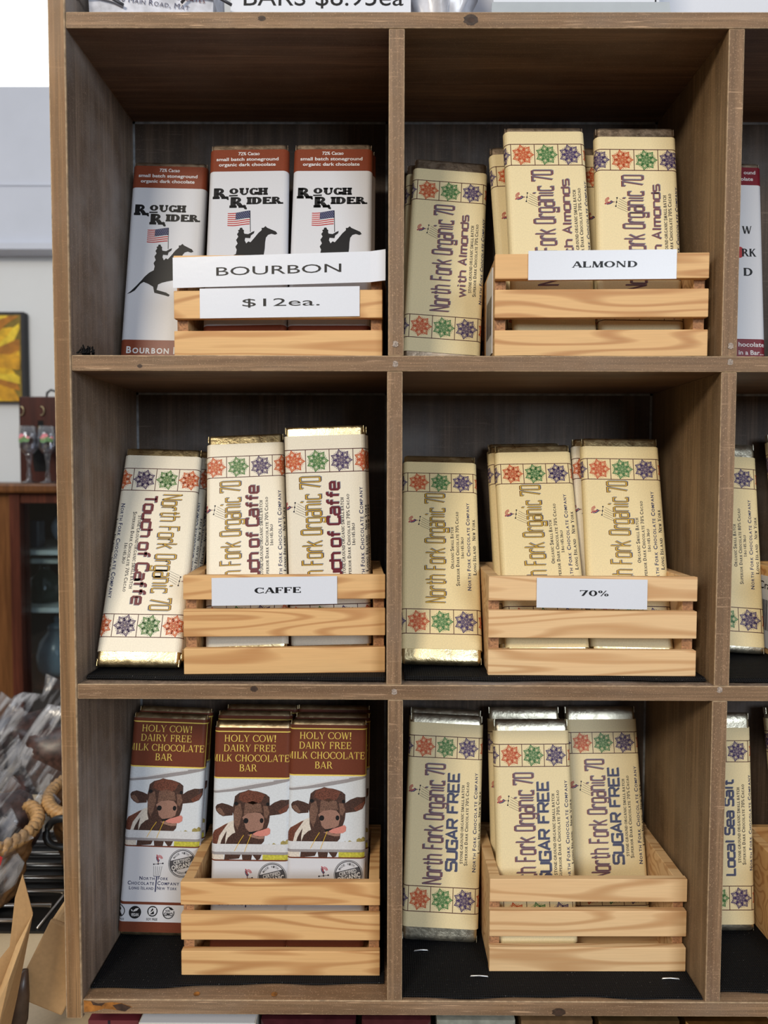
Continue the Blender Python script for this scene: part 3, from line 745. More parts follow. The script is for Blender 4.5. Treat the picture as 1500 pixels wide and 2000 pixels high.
    shape([(690, 1180), (790, 1170), (860, 1210), (965, 1200), (960, 1245), (880, 1252), (770, 1225)], I_muzzle, 8)
    shape([(775, 1165), (850, 1120), (950, 1090), (1035, 1055), (1065, 1090), (1060, 1160), (1010, 1195), (900, 1205), (820, 1195)], I_tongue, 9)
    # rails in front
    sl.rect(-46, 34.6, k(0, 1515)[1], k(0, 1340)[1], I_railw, 10); sl.rect(-46, 34.6, k(0, 1520)[1], k(0, 1475)[1], I_rail, 11)
    for p, q in (((630, 1185), (485, 1460)), ((755, 1165), (650, 1470))): sl.put(stroke([k(*p), k((p[0]+q[0])/2+8, (p[1]+q[1])/2-30), k(*q)], .5), I_gold, 12)
    sl.rect(-46, -23.6, 80.6, 85, I_cowwhite, 2); sl.rect(11, 34.8, 80.6, 85, I_grass, 2)
    shape([(320, 1615), (330, 1500), (600, 1500), (560, 1590), (480, 1600)], I_cow, 3); shape([(620, 1615), (600, 1500), (780, 1500), (760, 1615)], I_cow, 3); shape([(850, 1615), (760, 1500), (940, 1500), (900, 1600)], I_cow, 3)
    # fork mark, company name, seal
    rooster(sl, -2.2, 69.5, .85, False)
    for dx in (-3.6, -1.8, 0, 1.8, 3.6): sl.put(stroke([(-2.2+dx*1.05, 62.4), (-2.6+dx*.8, 53.8)], .28), I_text, 2)
    sl.put(stroke([(-6, 64), (2.2, 65)], .4), I_text, 2)
    for p in ((-6, 64), (-2, 64.4), (2.2, 65)): sl.put(disc(*p, .75, n=7), I_text, 2)
    sl.put(stroke([(-5.6, 54), (-5, 53.2), (-.4, 53.2), (.2, 54)], .5), I_navy, 2); sl.put(stroke([(-2.6, 53.4), (-3, 39.6)], 1.1), I_navy, 2)
    sc = lambda t: small_caps(lambda c: sans(c, .026), t)
    for t, a, b, v, h in (('North', -18.2, -4.4, 50, 3), ('Fork', -1.4, 8, 50.2, 3), ('Chocolate', -28.6, -4.6, 45.6, 3.2), ('Company', -1.6, 18.4, 45.8, 3.2), ('Long Island', -27, -4.8, 41.4, 2.8), ('New York', -1.6, 16.6, 41.6, 2.8)):
        sl.flat(sc(t), a, b, v, v+h, I_navy, 2, SANS)
    cs, cv, R_ = 20., 65.5, 12.6
    sl.put(ring(cs, cv, R_, .5), I_seal, 2); sl.put(ring(cs, cv, R_-1.1, .8), I_seal, 2)
    an = radians(14)
    sl.put(rot2([[(cs-11.2, cv-4.6), (cs+11.2, cv-4.6), (cs+11.2, cv+4.6), (cs-11.2, cv+4.6)]], an, (cs, cv)), I_seal, 2)
    sl.put(rot2(fit(sans('CERTIFIED', .02), cs-7.8, cs+7.8, cv+.6, cv+3.8, SANS), an, (cs, cv)), I_white, 3)
    sl.put(rot2(fit(sans('ORGANIC', .03), cs-10.4, cs+10.4, cv-4, cv-.1, SANS), an, (cs, cv)), I_white, 3)
    for txt, r0, a_mid, sgn in (('MADE WITH', 8.2, 104, -1), ('INGREDIENTS', 9.8, 284, 1)):
        for i, ch in enumerate(txt):
            if ch == ' ': continue
            a = radians(a_mid+sgn*(i-(len(txt)-1)/2)*11)
            g = fit(sans(ch, .01), cs-.75, cs+.75, cv+r0, cv+r0+2, SANS) if sgn < 0 else fit(sans(ch, .01), cs-.75, cs+.75, cv-r0, cv-r0+2, SANS)
            sl.put(rot2(g, a-pi/2 if sgn < 0 else a+pi/2, (cs, cv)), I_seal, 3)
    # four round badges along the foot of the wrapper
    sl.put(disc(-20, 21.2, 5.6, n=26), I_black, 2); sl.flat(sans('VEGAN', .03), -23.4, -16.6, 17.8, 20.4, I_white, 3, SANS)
    sl.put(tess([(-21.6, 21.6), (-18.4, 22.6), (-16.6, 25), (-19.4, 24.6), (-21.4, 23)]), I_white, 3); sl.put(tess([(-22, 21.8), (-23.4, 22.4), (-23.8, 24), (-22.4, 23.4)]), I_white, 3)
    sl.put(ring(-4.2, 22.4, 4.2, 1.0), I_black, 2); sl.put(tess([(-6, 19.6), (-5.6, 23), (-4.2, 25.4), (-3, 23), (-2.6, 20)]), I_black, 2); sl.put(stroke([(-7.2, 19.6), (-1.2, 25.2)], .9), I_white, 3)
    sl.flat(sans('SOY FREE', .02), -9.4, .8, 14.4, 16.4, I_black, 2, SANS)
    sl.put(ring(10.4, 21.4, 5, .8, 28, 1.4, 1.4+5.2), I_black, 2); sl.flat(sans('NON', .03), 7.6, 11.6, 22.2, 24, I_black, 2, SANS); sl.flat(sans('GMO', .03), 6.2, 14.4, 18.6, 21.6, I_black, 2, SANS)
    sl.put(tess([(10.6, 26.4), (12.6, 26.2), (15.4, 24), (12.6, 23.8), (10.8, 25)]), I_black, 3)
    sl.put(ring(-34.5, 22, 5, .8), I_black, 2); sl.put(disc(-34.5, 23.6, 1.4), I_black, 2); sl.put(tess([(-38, 18.6), (-35, 22), (-31.6, 18.4), (-34.8, 17.2)]), I_black, 2)
    sl.flat(sans('TRADE', .01), -36, -29.4, 14.2, 16, I_black, 2, SANS)
    return sl.mesh('paper_sleeve')
def foil_mesh(mat, soft=False):
    b = MB(); n = 5; hw = .0336; y0, y1 = .0006, BT-.0006; r = .0032
    prof = []
    for cxx, cyy, a0 in ((hw-r, y0+r, -90), (hw-r, y1-r, 0), (-hw+r, y1-r, 90), (-hw+r, y0+r, 180)):
        for i in range(n):
            a = radians(a0+90*i/(n-1)); prof.append((cxx+r*cos(a), cyy+r*sin(a)))
    m = len(prof); vs = []
    levels = [(0., .0030, .0020), (.0012, .0014, .0010), (.0030, .0005, .0004), (.0056, 0, 0)]
    if soft: levels += [(BL-.0085, 0, 0), (BL-.0062, .0003, .0002), (BL-.0042, .0009, .0004), (BL-.0026, .0017, .0007), (BL-.0012, .0027, .0012), (BL, .0043, .0020)]
    else: levels += [(BL-.0030, 0, 0), (BL-.0015, .0004, .0003), (BL-.0006, .0010, .0008), (BL, .0022, .0016)]
    for z, iy, ix in levels:
        for x, y in prof:
            yc = (y0+y1)/2; vs.append((x*(1-ix/hw), yc+(y-yc)*(1-iy/((y1-y0)/2)), z))
    fs = [(j*m+i, j*m+(i+1) % m, (j+1)*m+(i+1) % m, (j+1)*m+i) for j in range(len(levels)-1) for i in range(m)]
    fs += [tuple(range(m))[::-1], tuple((len(levels)-1)*m+i for i in range(m))]
    b.add(vs, fs, mat)
    # folded end flaps
    for z0, z1 in ((.0002, .0060), (BL-.0060, BL-.0002)):
        b.box(-.0004, .0004, BT-.0006, BT-.0001, .006, BL-.006, mat)
        for sx in (-1, 1): b.box(*sorted((sx*.0338, sx*.0334)), .003, .0082, z0, z1, mat)
    me = b.mesh('foil_wrapper', True); me.set_sharp_from_angle(angle=radians(52))
    return me

# ------------------------------------------------------------------ the room
H, TB, D = .26072, .0122, .147
b = MB(); b.box(-3, 3, -3.4, 1.9, -1.72, -1.70, plain('floor_boards', (.23, .15, .09), .5, nscale=20, namp=.3)); structure(b.build('floor'))
M_wall = plain('white_wall_paint', (.74, .765, .785), .8, nscale=8, namp=.02)
M_soffit = plain('blue_grey_soffit_paint', (.60, .64, .74), .8, nscale=8, namp=.03)
b = MB(); b.box(-3, -1.45, 1.80, 1.86, -1.70, 1.9, M_wall); b.box(-1.45, -.9, 1.80, 1.86, -1.70, .87, M_wall); b.box(-.9, 3, 1.80, 1.86, -1.70, 1.9, M_wall)
b.box(-1.45, -.9, 1.80, 1.86, 1.7, 1.9, M_wall); structure(b.build('wall_back'))
b = MB(); b.box(-1.6, -.75, 1.74, 1.80, .37, .856, M_soffit); b.box(-1.6, -.75, 1.72, 1.80, .352, .372, M_soffit); b.box(-1.6, -.75, 1.735, 1.74, .552, .556, M_soffit)
structure(b.build('trim_1'))
m, nt, bs = new_mat('daylight_window_pane'); bs.inputs['Base Color'].default_value = (.9, .93, .95, 1)
bs.inputs['Emission Color'].default_value = (1, .99, .95, 1); bs.inputs['Emission Strength'].default_value = 1.6
b = MB(); b.box(-1.45, -.9, 1.83, 1.835, .86, 1.7, m); structure(b.build('window_1'))

# ------------------------------------------------------------------ the display shelf
shelf = empty('display_shelf', 'weathered brown wooden cubby shelf holding the chocolate bars', 'shelf', (0, 0, -3*H-TB))
def P(b, name, **kw):
    kw.setdefault('bev', .0007); kw.setdefault('worn', M_worn)
    o = b.build(name, **kw); o.parent = shelf; o.matrix_parent_inverse = Matrix.Translation((0, 0, 3*H+TB)); return o
b = MB(); b.box(-.267, -.2534, -.0012, .153, -3*H-TB-.0035, .30, M_side, {'-y': M_stile, '-x': M_stile}); P(b, 'side_panel', bev=.0012)
b = MB(); b.box(.5153, .5285, -.0012, .153, -3*H-TB-.0035, .30, M_div, {'-y': M_post}); P(b, 'side_panel')
knots = {0: [(.057, -.006, .0055, .0042), (-.103, -.005, .003, .002)], 1: [(-.20, -.0085, .002, .0015)], 2: [(-.112, -.0035, .003, .0024)], 3: [(.135, -.0088, .0055, .0034), (.38, -.006, .004, .002)]}
for k in range(4):
    z = -k*H
    b = MB(); b.box(-.2534, .5153, 0, D, z-TB, z, M_rail, {'-z': M_under_shade, '+z': M_side if k < 3 else M_rail})
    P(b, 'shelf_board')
    for x, dz, rx, rz in knots[k]:
        b = MB()
        vs = [(x+rx*cos(2*pi*i/16)*(1+.15*sin(3*i)), -.00012, z+dz+rz*sin(2*pi*i/16)) for i in range(16)]
        b.add(vs, [tuple(range(16))], M_knot)
        b.add([(x+(p[0]-x)*.5, -.0002, z+dz+(p[2]-z-dz)*.5) for p in vs], [tuple(range(16))], M_burn)
        P(b, 'knot', bev=0)
# splintered bare corner and drill holes on the lowest board
b = MB(); z = -3*H
b.add([(-.2525, -.0002, z-.0105), (-.2525, -.0002, z-.0006), (-.247, -.0002, z-.0015), (-.241, -.0002, z-.0035), (-.236, -.0002, z-.0028), (-.229, -.0002, z-.0020), (-.222, -.0002, z-.0028), (-.213, -.0002, z-.006), (-.222, -.0002, z-.0092), (-.236, -.0002, z-.0075), (-.244, -.0002, z-.0100)], [tuple(range(11))], M_rust)
b.add([(-.229, -.0004, z-.0045), (-.222, -.0004, z-.003), (-.214, -.0004, z-.006), (-.219, -.0004, z-.0098), (-.2255, -.0004, z-.0085)], [tuple(range(5))], M_burn)
b.add([(-.2465, -.0004, z-.0012), (-.241, -.0004, z-.0034), (-.235, -.0004, z-.0025), (-.238, -.0004, z-.0052), (-.245, -.0004, z-.0045)], [tuple(range(5))], M_burn)
P(b, 'splintered_corner', bev=0)
for x in (-.162, -.098):
    b = MB(); b.lathe([(.0022, .0001), (.0026, .0004), (.0016, .0003), (.001, .00015)], M_rust, (x, .0065, z), 12); P(b, 'screw_hole', bev=0)
for i, x in enumerate((0., .26072)):
    for k in range(3):
        dx = ((.0005, -.0002, .0011), (.0002, .0006, -.0004))[i][k]
        b = MB(); b.box(x-.0061+dx, x+.0061+dx, .0004, D, -(k+1)*H, -k*H-TB, M_div, {'-y': M_post}); P(b, 'divider')
for x, z in ((0., -H-.0065), (0, -2*H-.0055), (.2615, -H-.0045), (.2595, -2*H-.003), (0, -H+.009), (.2615, -H+.008)):
    b = MB(); b.add([(x+.0022*cos(2*pi*i/10)*(1+.3*sin(i*2.3)), (-.0002 if z % H > .1 or True else 0), z+.0025*sin(2*pi*i/10)) for i in range(10)], [tuple(range(10))], M_fill); P(b, 'filled_nail_hole', bev=0)
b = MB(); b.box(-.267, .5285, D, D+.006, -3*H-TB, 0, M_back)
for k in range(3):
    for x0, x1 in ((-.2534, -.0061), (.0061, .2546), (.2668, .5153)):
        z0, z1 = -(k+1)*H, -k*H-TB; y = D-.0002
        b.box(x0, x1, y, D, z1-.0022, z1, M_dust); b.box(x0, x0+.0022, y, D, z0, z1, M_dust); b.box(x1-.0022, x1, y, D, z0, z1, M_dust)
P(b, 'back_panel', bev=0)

# ------------------------------------------------------------------ black liners with folded front edges, staples
def liner(x0, x1, yf, row, top, label, yb=.143, wav=.0012, skew=0.):
    t = .0009; h = top-t/2; lo = t/2+.0001
    path = [(yb, h), (yf+.030, h), (yf+.003, h), (yf+.0006, (h+lo)/2+.0003), (yf, (h+lo)/2), (yf+.0006, (h+lo)/2-.0003), (yf+.003, lo), (yf+.016, lo)]
    q = stroke(path, t); n = 40; b = MB(); ring_ = [p[0] for p in q]+[q[-1][3]]+[q[-1][2]]+[p[1] for p in q[::-1]]
    m = len(ring_); vs = []
    for i in range(n+1):
        u = i/n; x = x0+(x1-x0)*u; w = wav*(sin(u*9+row)+.6*sin(u*23+2*row))+skew*(u-.5)
        for y, z in ring_: vs.append((x, y+w*max(0, 1-(y-yf)/.05), -row*H+z))
    fs = [(i*m+j, i*m+(j+1) % m, (i+1)*m+(j+1) % m, (i+1)*m+j) for i in range(n) for j in range(m)]
    fs += [tuple(range(m))[::-1], tuple(n*m+j for j in range(m))]
    b.add(vs, fs, M_mesh); o = b.build('shelf_liner', smooth=False)
    return tag(o, label, 'shelf liner', 'black shelf liners in the cubbies')
liner(-.2515, -.0085, .012, 1, .002, 'black rubber liner under the bourbon crate, only its frayed corner showing')
liner(.009, .252, .010, 1, .002, 'black rubber liner under the almond crate on the upper board')
liner(.269, .51, .010, 1, .002, 'black rubber liner under the red and white bars at right')
liner(-.2500, -.0075, .0075, 2, .004, 'folded black liner under the caffe crate', wav=.0006, skew=-.004)
liner(.0085, .2525, .009, 2, .004, 'folded black liner under the crate signed 70%')
liner(.2690, .51, .006, 2, .004, 'black liner under the eighty percent bars at right')
liner(-.2520, -.0075, .0165, 3, .002, 'black woven liner under the milk chocolate crate', skew=.008)
liner(.0075, .2530, .0035, 3, .002, 'black woven liner with three staples under the sugar free bars')
liner(.2685, .51, .0115, 3, .002, 'black woven liner under the sea salt bars at right')
for x, y, ln, a, lab in ((.0255, .060, .0125, .06, 'bright staple in the black liner below the loose sugar free bar'), (.0735, .0265, .015, -.03, 'bright staple just left of the sugar free crate'), (.2355, .0245, .0145, -.02, 'bright staple below the right end of the sugar free crate'), (.2735, .0425, .010, -.05, 'bright staple in the liner beside the right divider')):
    b = MB(); z = -3*H+.0022
    b.tube([(x-ln/2, y-a*ln/2, z-.0006), (x-ln/2+.0005, y-a*ln/2, z+.0003), (x, y, z+.0007), (x+ln/2-.0005, y+a*ln/2, z+.0003), (x+ln/2, y+a*ln/2, z-.0006)], .00055, M_staple, 6)
    tag(b.build('staple', smooth=True), lab, 'staple', 'staples in the black liners')
b = MB()
for i in range(26):
    x = -.2470+rnd.uniform(0, .009); b.tube([(x, .004+rnd.uniform(0, .004), -H+.0009), (x+rnd.uniform(-.002, .002), .004, -H+.004+rnd.uniform(0, .005)*(1-abs(i-12)/16)), (x+rnd.uniform(-.005, .005), .003, -H+.002)], .0006, M_mesh, 5)
tag(b.build('frayed_threads', smooth=True), 'tuft of frayed black liner threads at the left end of the upper board', 'threads', kind='stuff')

# ------------------------------------------------------------------ crates
CW, CH, CD, ST = .1692, .0815, .104, .0065
def crate(name_label, x, y, yaw, row, mat, zl):
    r = empty('wooden_crate', name_label, 'crate', (x, y, -row*H+zl), yaw, 'small pine slat crates on the shelves')
    for a, c in ((0, .26), (.38, .655), (.755, 1)):
        b = MB(); b.box(0, CW, 0, ST, a*CH, c*CH, mat); b.build('front_slat', r, bev=.0006)
        b = MB(); b.box(0, CW, CD-ST, CD, a*CH, c*CH, mat); b.build('back_slat', r, bev=.0006)
    for x0 in (.0006, CW-.0006-.009):
        b = MB(); b.box(x0, x0+.009, ST, CD-ST, .0004, CH-.0006, mat, {'-y': M_endgrain, '+y': M_endgrain}); b.build('end_panel', r, bev=.0005)
    b = MB(); b.box(.0097, CW-.0097, ST, CD-ST, .0005, .0028, mat); b.build('floor_board', r, bev=.0004)
    return r
CR = {
 'L1': crate('pine crate of bourbon bars with two paper signs on its slats', -.1793, .0223, -.030, 1, M_pine, .002),
 'R1': crate('pine crate signed almond on the upper board', .0799, .0171, -.030, 1, M_pine, .002),
 'L2': crate('pine crate signed caffe, turned slightly away from the left wall', -.1720, .0145, .050, 2, M_pine, .004),
 'R2': crate('pine crate signed 70% on the middle board', .0769, .0151, -.010, 2, M_pine2, .004),
 'L3': crate('unsigned pine crate of cow-picture bars on the bottom board', -.1803, .0266, .0008, 3, M_pine, .002),
 'R3': crate('unsigned pale pine crate of sugar free bars on the bottom board', .0828, .033, .0049, 3, M_pine2, .002),
 'T2': crate('crate at the right edge with a barcode sticker on its end', .3430, .0280, 0, 2, M_pine, .004),
 'T3': crate('crate at the bottom right corner beside the sea salt bar', .3445, .0300, 0, 3, M_pine, .002)}
CR['L2'].scale = (.975, 1, 1)
def sticker(root, y0, y1, z0, z1, words):
    b = MB(); b.box(-.0002, .0006, y0, y1, z0, z1, M_sign)
    y = y0+.004
    while y < y1-.005:
        w = rnd.choice((.0005, .0009, .0014)); b.add([(-.0003, y, z0+.016), (-.0003, y+w, z0+.016), (-.0003, y+w, z1-.022), (-.0003, y, z1-.022)], [(0, 1, 2, 3)], I_black); y += w+rnd.choice((.0006, .001))
    for ps, a, c, zb, h in words:
        for q in fit(ps, y1-a, y1-c, zb, zb+h, SANS): b.add([(-.0003, p[0], p[1]) for p in q], [tuple(range(len(q)))], I_black)
    o = b.build('barcode_sticker', root); o['label'] = 'white barcode sticker'
sticker(CR['R1'], .018, .062, .006, .076, [])
sticker(CR['T2'], .028, .080, .006, .072, [(sans('Crates', .01), .004, .038, .060, .007)])

# ------------------------------------------------------------------ the bars
F_BY = {'gold': foil_mesh(F_gold), 'pale': foil_mesh(F_pale, True), 'bronze': foil_mesh(F_dark), 'cow': foil_mesh(F_cow, True)}
SL = {'almond': north_fork('almond', M_cream), 'almond_shift': north_fork('almond', M_cream, 7.5), 'caffe': north_fork('caffe', M_pearl, -7.),
      'seventy': north_fork('seventy', M_gold_paper), 'eighty': north_fork('eighty', M_gold_paper), 'sugar': north_fork('sugar', M_cream), 'salt': north_fork('salt', M_cream),
      'bourbon': bourbon_sleeve(), 'cow': cow_sleeve(), 'red': red_sleeve()}
FO = {'almond': 'bronze', 'almond_shift': 'bronze', 'caffe': 'gold', 'seventy': 'gold', 'eighty': 'pale', 'sugar': 'pale', 'salt': 'pale', 'bourbon': 'bronze', 'cow': 'cow', 'red': 'bronze'}
GR = {'almond': 'almond chocolate bars', 'almond_shift': 'almond chocolate bars', 'caffe': 'caffe chocolate bars', 'seventy': 'seventy percent chocolate bars', 'eighty': 'eighty percent chocolate bars',
      'sugar': 'sugar free chocolate bars', 'salt': 'sea salt chocolate bars', 'bourbon': 'bourbon chocolate bars', 'cow': 'milk chocolate bars with a cow', 'red': 'red banded chocolate bars'}
proto = {}
def copy_tree(o, parent=None):
    c = o.copy(); COL.objects.link(c)
    if parent: c.parent = parent
    for ch in o.children: copy_tree(ch, c)
    return c
def bar(kind, pose, label, slide=0., flip=False):
    x, y, t, ro, ya, z = pose
    if kind not in proto:
        r = empty('chocolate_bar', label, 'chocolate bar', group=GR[kind])
        mesh_obj('foil_wrapper', F_BY[FO[kind]], r); mesh_obj('paper_sleeve', SL[kind], r); proto[kind] = r
    else:
        r = copy_tree(proto[kind]); r['label'] = label
    u0 = Vector((0, sin(t), cos(t))); r0 = Vector((1, 0, 0)); n = r0.cross(u0)
    rx = r0*cos(ro)+u0*sin(ro); u = u0*cos(ro)-r0*sin(ro)
    Mz = Matrix.Rotation(ya, 3, 'Z'); rx, u, n = Mz @ rx, Mz @ u, Mz @ n
    Mx = Matrix((rx, -n, u)).transposed().to_4x4(); Mx.translation = (x, y, z); r.matrix_world = Mx
    for ch in r.children:
        if ch.name.startswith('paper_sleeve'):
            ch.location = (0, 0, slide*.001); ch.rotation_euler = (0, 0, 0)
            if flip: ch.location = (0, 0, BL+slide*.001); ch.rotation_euler = (0, pi, 0)
    return r
def off(p, dx=0, dy=0, dz=0, dt=0, dro=0): return (p[0]+dx, p[1]+dy, p[2]+dt, p[3]+dro, p[4], p[5]+dz)
pD = (-.2124, .0841, .1969, -.0156, .0201, -.2561); pA = (.0416, .0759, .2232, -.067, .0385, -.2541)
pC = (-.2129, .0205, .415, -.0235, .0546, -.5122); pB = (.0402, .0306, .4803, -.0223, .005, -.5116)
pE = (-.2174, .0733, .1354, -.0494, .0499, -.7771); pF = (.0428, .0665, .2076, -.0423, -.007, -.7765)
L1a = (-.1248, .0320, .283, .0201, .006, -.2512); L1b = (-.0547, .0310, .281, .0006, -.0071, -.2515)
R1a = (.1338, .0330, .190, .0187, .0281, -.2485); R1b = (.2045, .0315, .198, -.0146, -.0133, -.2486)
L2a = (-.1238, .0305, .2893, .0467, .0264, -.5083); L2b = (-.0537, .0445, .0400, .0332, -.0089, -.5116)
R2a = (.1283, .0222, .4134, .0183, -.0438, -.5079); R2b = (.2008, .0298, .318, -.0131, -.0365, -.5091)
L3a = (-.1281, .0500, .1187, -.0109, .0102, -.7758); L3b = (-.0604, .0494, .1206, -.0132, .0159, -.7739)
R3a = (.1282, .0433, .214, 0, .025, -.7733); R3b = (.2047, .0789, .239, .0112, .0004, -.7727)
# upper board, left cubby
bar('bourbon', pD, 'white bourbon bar leaning loose against the left wall beside its crate')
bar('bourbon', L1a, 'white bourbon bar standing front left in the crate with the twelve dollar sign', -1.5)
bar('bourbon', L1b, 'white bourbon bar standing front right in the crate with the twelve dollar sign', -1.5)
bar('bourbon', off(L1a, -.0030, .0128), 'bourbon bar mostly hidden behind the front left bar of the bourbon crate')
bar('bourbon', off(L1b, .0022, .0128), 'bourbon bar mostly hidden behind the front right bar of the bourbon crate')
# upper board, middle cubby
bar('almond', pA, 'cream almond bar leaning loose against the centre post', -3.)
bar('almond', off(pA, -.0010, .0132, .0005, 0, .028), 'almond bar peeking out left behind the loose almond bar', -3.)
bar('almond', R1a, 'cream almond bar standing front left in the almond crate, tallest of them', 3.)
bar('almond_shift', R1b, 'cream almond bar standing front right in the almond crate', -1.5)
bar('almond', (.1284, .0530, .2200, .042, 0, -.2513), 'almond bar half hidden at the left rear of the almond crate', -.5)
bar('almond', (.1985, .0530, .2200, .002, 0, -.2530), 'almond bar hidden in the gap behind the two front almond bars', -.5)
# upper board, right cubby
bar('red', (.3061, .0980, .142, -.0219, 0, -.2565), 'white bar with wine red bands behind the right divider')
bar('red', (.4140, .1000, .15, 0, 0, -.2565), 'second red banded bar cut off by the right edge of the photo')
# middle board
bar('caffe', pC, 'pearl caffe bar leaning upside down against the left wall', 4., True)
bar('caffe', off(pC, .0010, .0135, 0, 0, -.018), 'caffe bar just behind the upside down leaning one')
bar('caffe', off(pC, -.0015, .0270, 0, 0, -.065), 'rearmost caffe bar behind the upside down leaning one')
bar('caffe', L2a, 'pearl caffe bar standing front left in the caffe crate', -1.)
bar('caffe', L2b, 'pearl caffe bar standing front right in the caffe crate, a little taller')
bar('caffe', off(L2b, .0008, .0126, 0, 0, -.006), 'caffe bar almost hidden behind the taller one in the caffe crate')
bar('seventy', pB, 'golden seventy percent bar leaning loose right of the centre post')
bar('seventy', R2a, 'golden seventy percent bar standing front left in the crate signed 70%')
bar('seventy', R2b, 'golden seventy percent bar standing front right in the crate signed 70%', -.5)
bar('seventy', off(R2a, -.0040, .0130), 'seventy percent bar behind the front left one in the crate signed 70%')
bar('seventy', off(R2a, -.0030, .0262, .003, 0), 'rearmost seventy percent bar at the left of the crate signed 70%')
bar('caffe', off(R2b, -.0050, .0128), 'pearl coloured bar misplaced behind the right bar of the crate signed 70%')
bar('eighty', (.3018, .0765, .2820, -.0664, 0, -.5118), 'gold eighty percent bar leaning right behind the right divider', -6.5)
bar('eighty', (.3895, .0760, .235, -.010, 0, -.5080), 'gold bar at the right edge standing in the crate with the barcode sticker')
# bottom board
bar('cow', pE, 'cow-picture milk chocolate bar leaning loose against the left wall')
bar('cow', off(pE, .0008, .0128, .0022), 'milk chocolate bar behind the loose cow-picture bar, only its foil top showing')
bar('cow', L3a, 'cow-picture bar standing front left in the bottom crate', -1.0)
bar('cow', L3b, 'cow-picture bar standing front right in the bottom crate')
bar('cow', off(L3a, -.0030, .0165, .003, .04), 'milk chocolate bar second in line behind the front left cow bar')
bar('cow', off(L3b, .0024, .0130, .001, .03), 'milk chocolate bar second in line behind the front right cow bar')
bar('cow', off(L3a, .0012, .0320, .004, .05), 'milk chocolate bar third in line at the left of the bottom crate')
bar('cow', off(L3b, .0022, .0270, .003, .07), 'milk chocolate bar third in line at the right of the bottom crate')
bar('sugar', pF, 'cream sugar free bar leaning loose right of the centre post on the bottom board')
bar('sugar', off(pF, .0003, .0132, .0012), 'sugar free bar behind the loose one, only its silver end showing')
bar('sugar', R3a, 'cream sugar free bar standing front left in the bottom crate', -1.8)
bar('sugar', R3b, 'cream sugar free bar standing front right in the bottom crate', -4.)
bar('sugar', (.1282, .0800, .2050, .003, .01, -.7733), 'sugar free bar at the left rear of the bottom crate', -3.)
bar('salt', (.3025, .0820, .0961, .0047, 0, -.7760), 'cream sea salt bar leaning right behind the right divider', -5.)
bar('salt', (.3990, .0790, .22, .012, 0, -.7726), 'cream bar at the right edge standing in the bottom right crate', -2.)

# ------------------------------------------------------------------ paper signs
def sign(name, x0, x1, z0, z1, y0, y1, tilt, text, fn, tx, tz, label, base, mat=None, fold=0., wavy=.0):
    """card between two slat-front points (x0,y0)-(x1,y1); text placed by fractions of the card"""
    n = 14; b = MB()
    def pt(u, w, o): 
        x = x0+(x1-x0)*u; y = y0+(y1-y0)*u+o+wavy*sin(u*7+w*2)
        if fold and u > 1-fold: y -= (u-1+fold)*.004/fold
        return (x, y, z0+(z1-z0)*w+tilt*(u-.5))
    for o in (0, .0004):
        vs = [pt(i/n, w, o) for i in range(n+1) for w in (0, 1)]
        b.add(vs, [(2*i, 2*i+2, 2*i+3, 2*i+1) if not o else (2*i, 2*i+1, 2*i+3, 2*i+2) for i in range(n)], M_sign)
    rim = [pt(i/n, 0, 0) for i in range(n+1)]+[pt(i/n, 1, 0) for i in range(n, -1, -1)]
    rim2 = [pt(i/n, 0, .0004) for i in range(n+1)]+[pt(i/n, 1, .0004) for i in range(n, -1, -1)]
    k = len(rim); b.add(rim+rim2, [(i, (i+1) % k, k+(i+1) % k, k+i) for i in range(k)], M_sign)
    for q in fit(fn(text), tx[0], tx[1], tz[0], tz[1], base):
        b.add([pt(p[0], p[1], -.00012) for p in q], [tuple(range(len(q)))], I_black)
    o = b.build(name); return tag(o, label, 'sign', 'white paper signs on the crates')
ex = lambda t: sans(t, .0)
sign('paper_sign', -.1795, -.0078, -.2015, -.1772, .0212, .0158, .0040, 'BOURBON', ex, (.206, .794), (.36, .64), 'long white paper sign reading BOURBON', SANS, fold=.035)
sign('paper_sign', -.1578, -.0285, -.2272, -.2034, .0207, .0167, .0012, '$12ea.', ex, (.268, .752), (.38, .64), 'white paper price sign reading $12ea. below the bourbon sign', SANS)
sign('paper_sign', .1061, .2229, -.1981, -.1751, .0152, .0117, .0003, 'ALMOND', lambda t: serif(t, .24, .10, .07, .06), (.295, .735), (.41, .62), 'white paper sign reading ALMOND', (0, 1))
sign('paper_sign', -.1488, -.0469, -.4603, -.4374, .0148, .0198, .0012, 'CAFFE', lambda t: serif(t, .26, .10, .07, .06), (.34, .71), (.42, .63), 'white paper sign reading CAFFE', (0, 1))
sign('paper_sign', .1157, .2052, -.4618, -.4375, .0137, .0128, -.0012, '70%', lambda t: serif(t, .22, .10, .07, .05), (.39, .65), (.42, .61), 'white paper sign reading 70%', (0, 1), wavy=.0001)

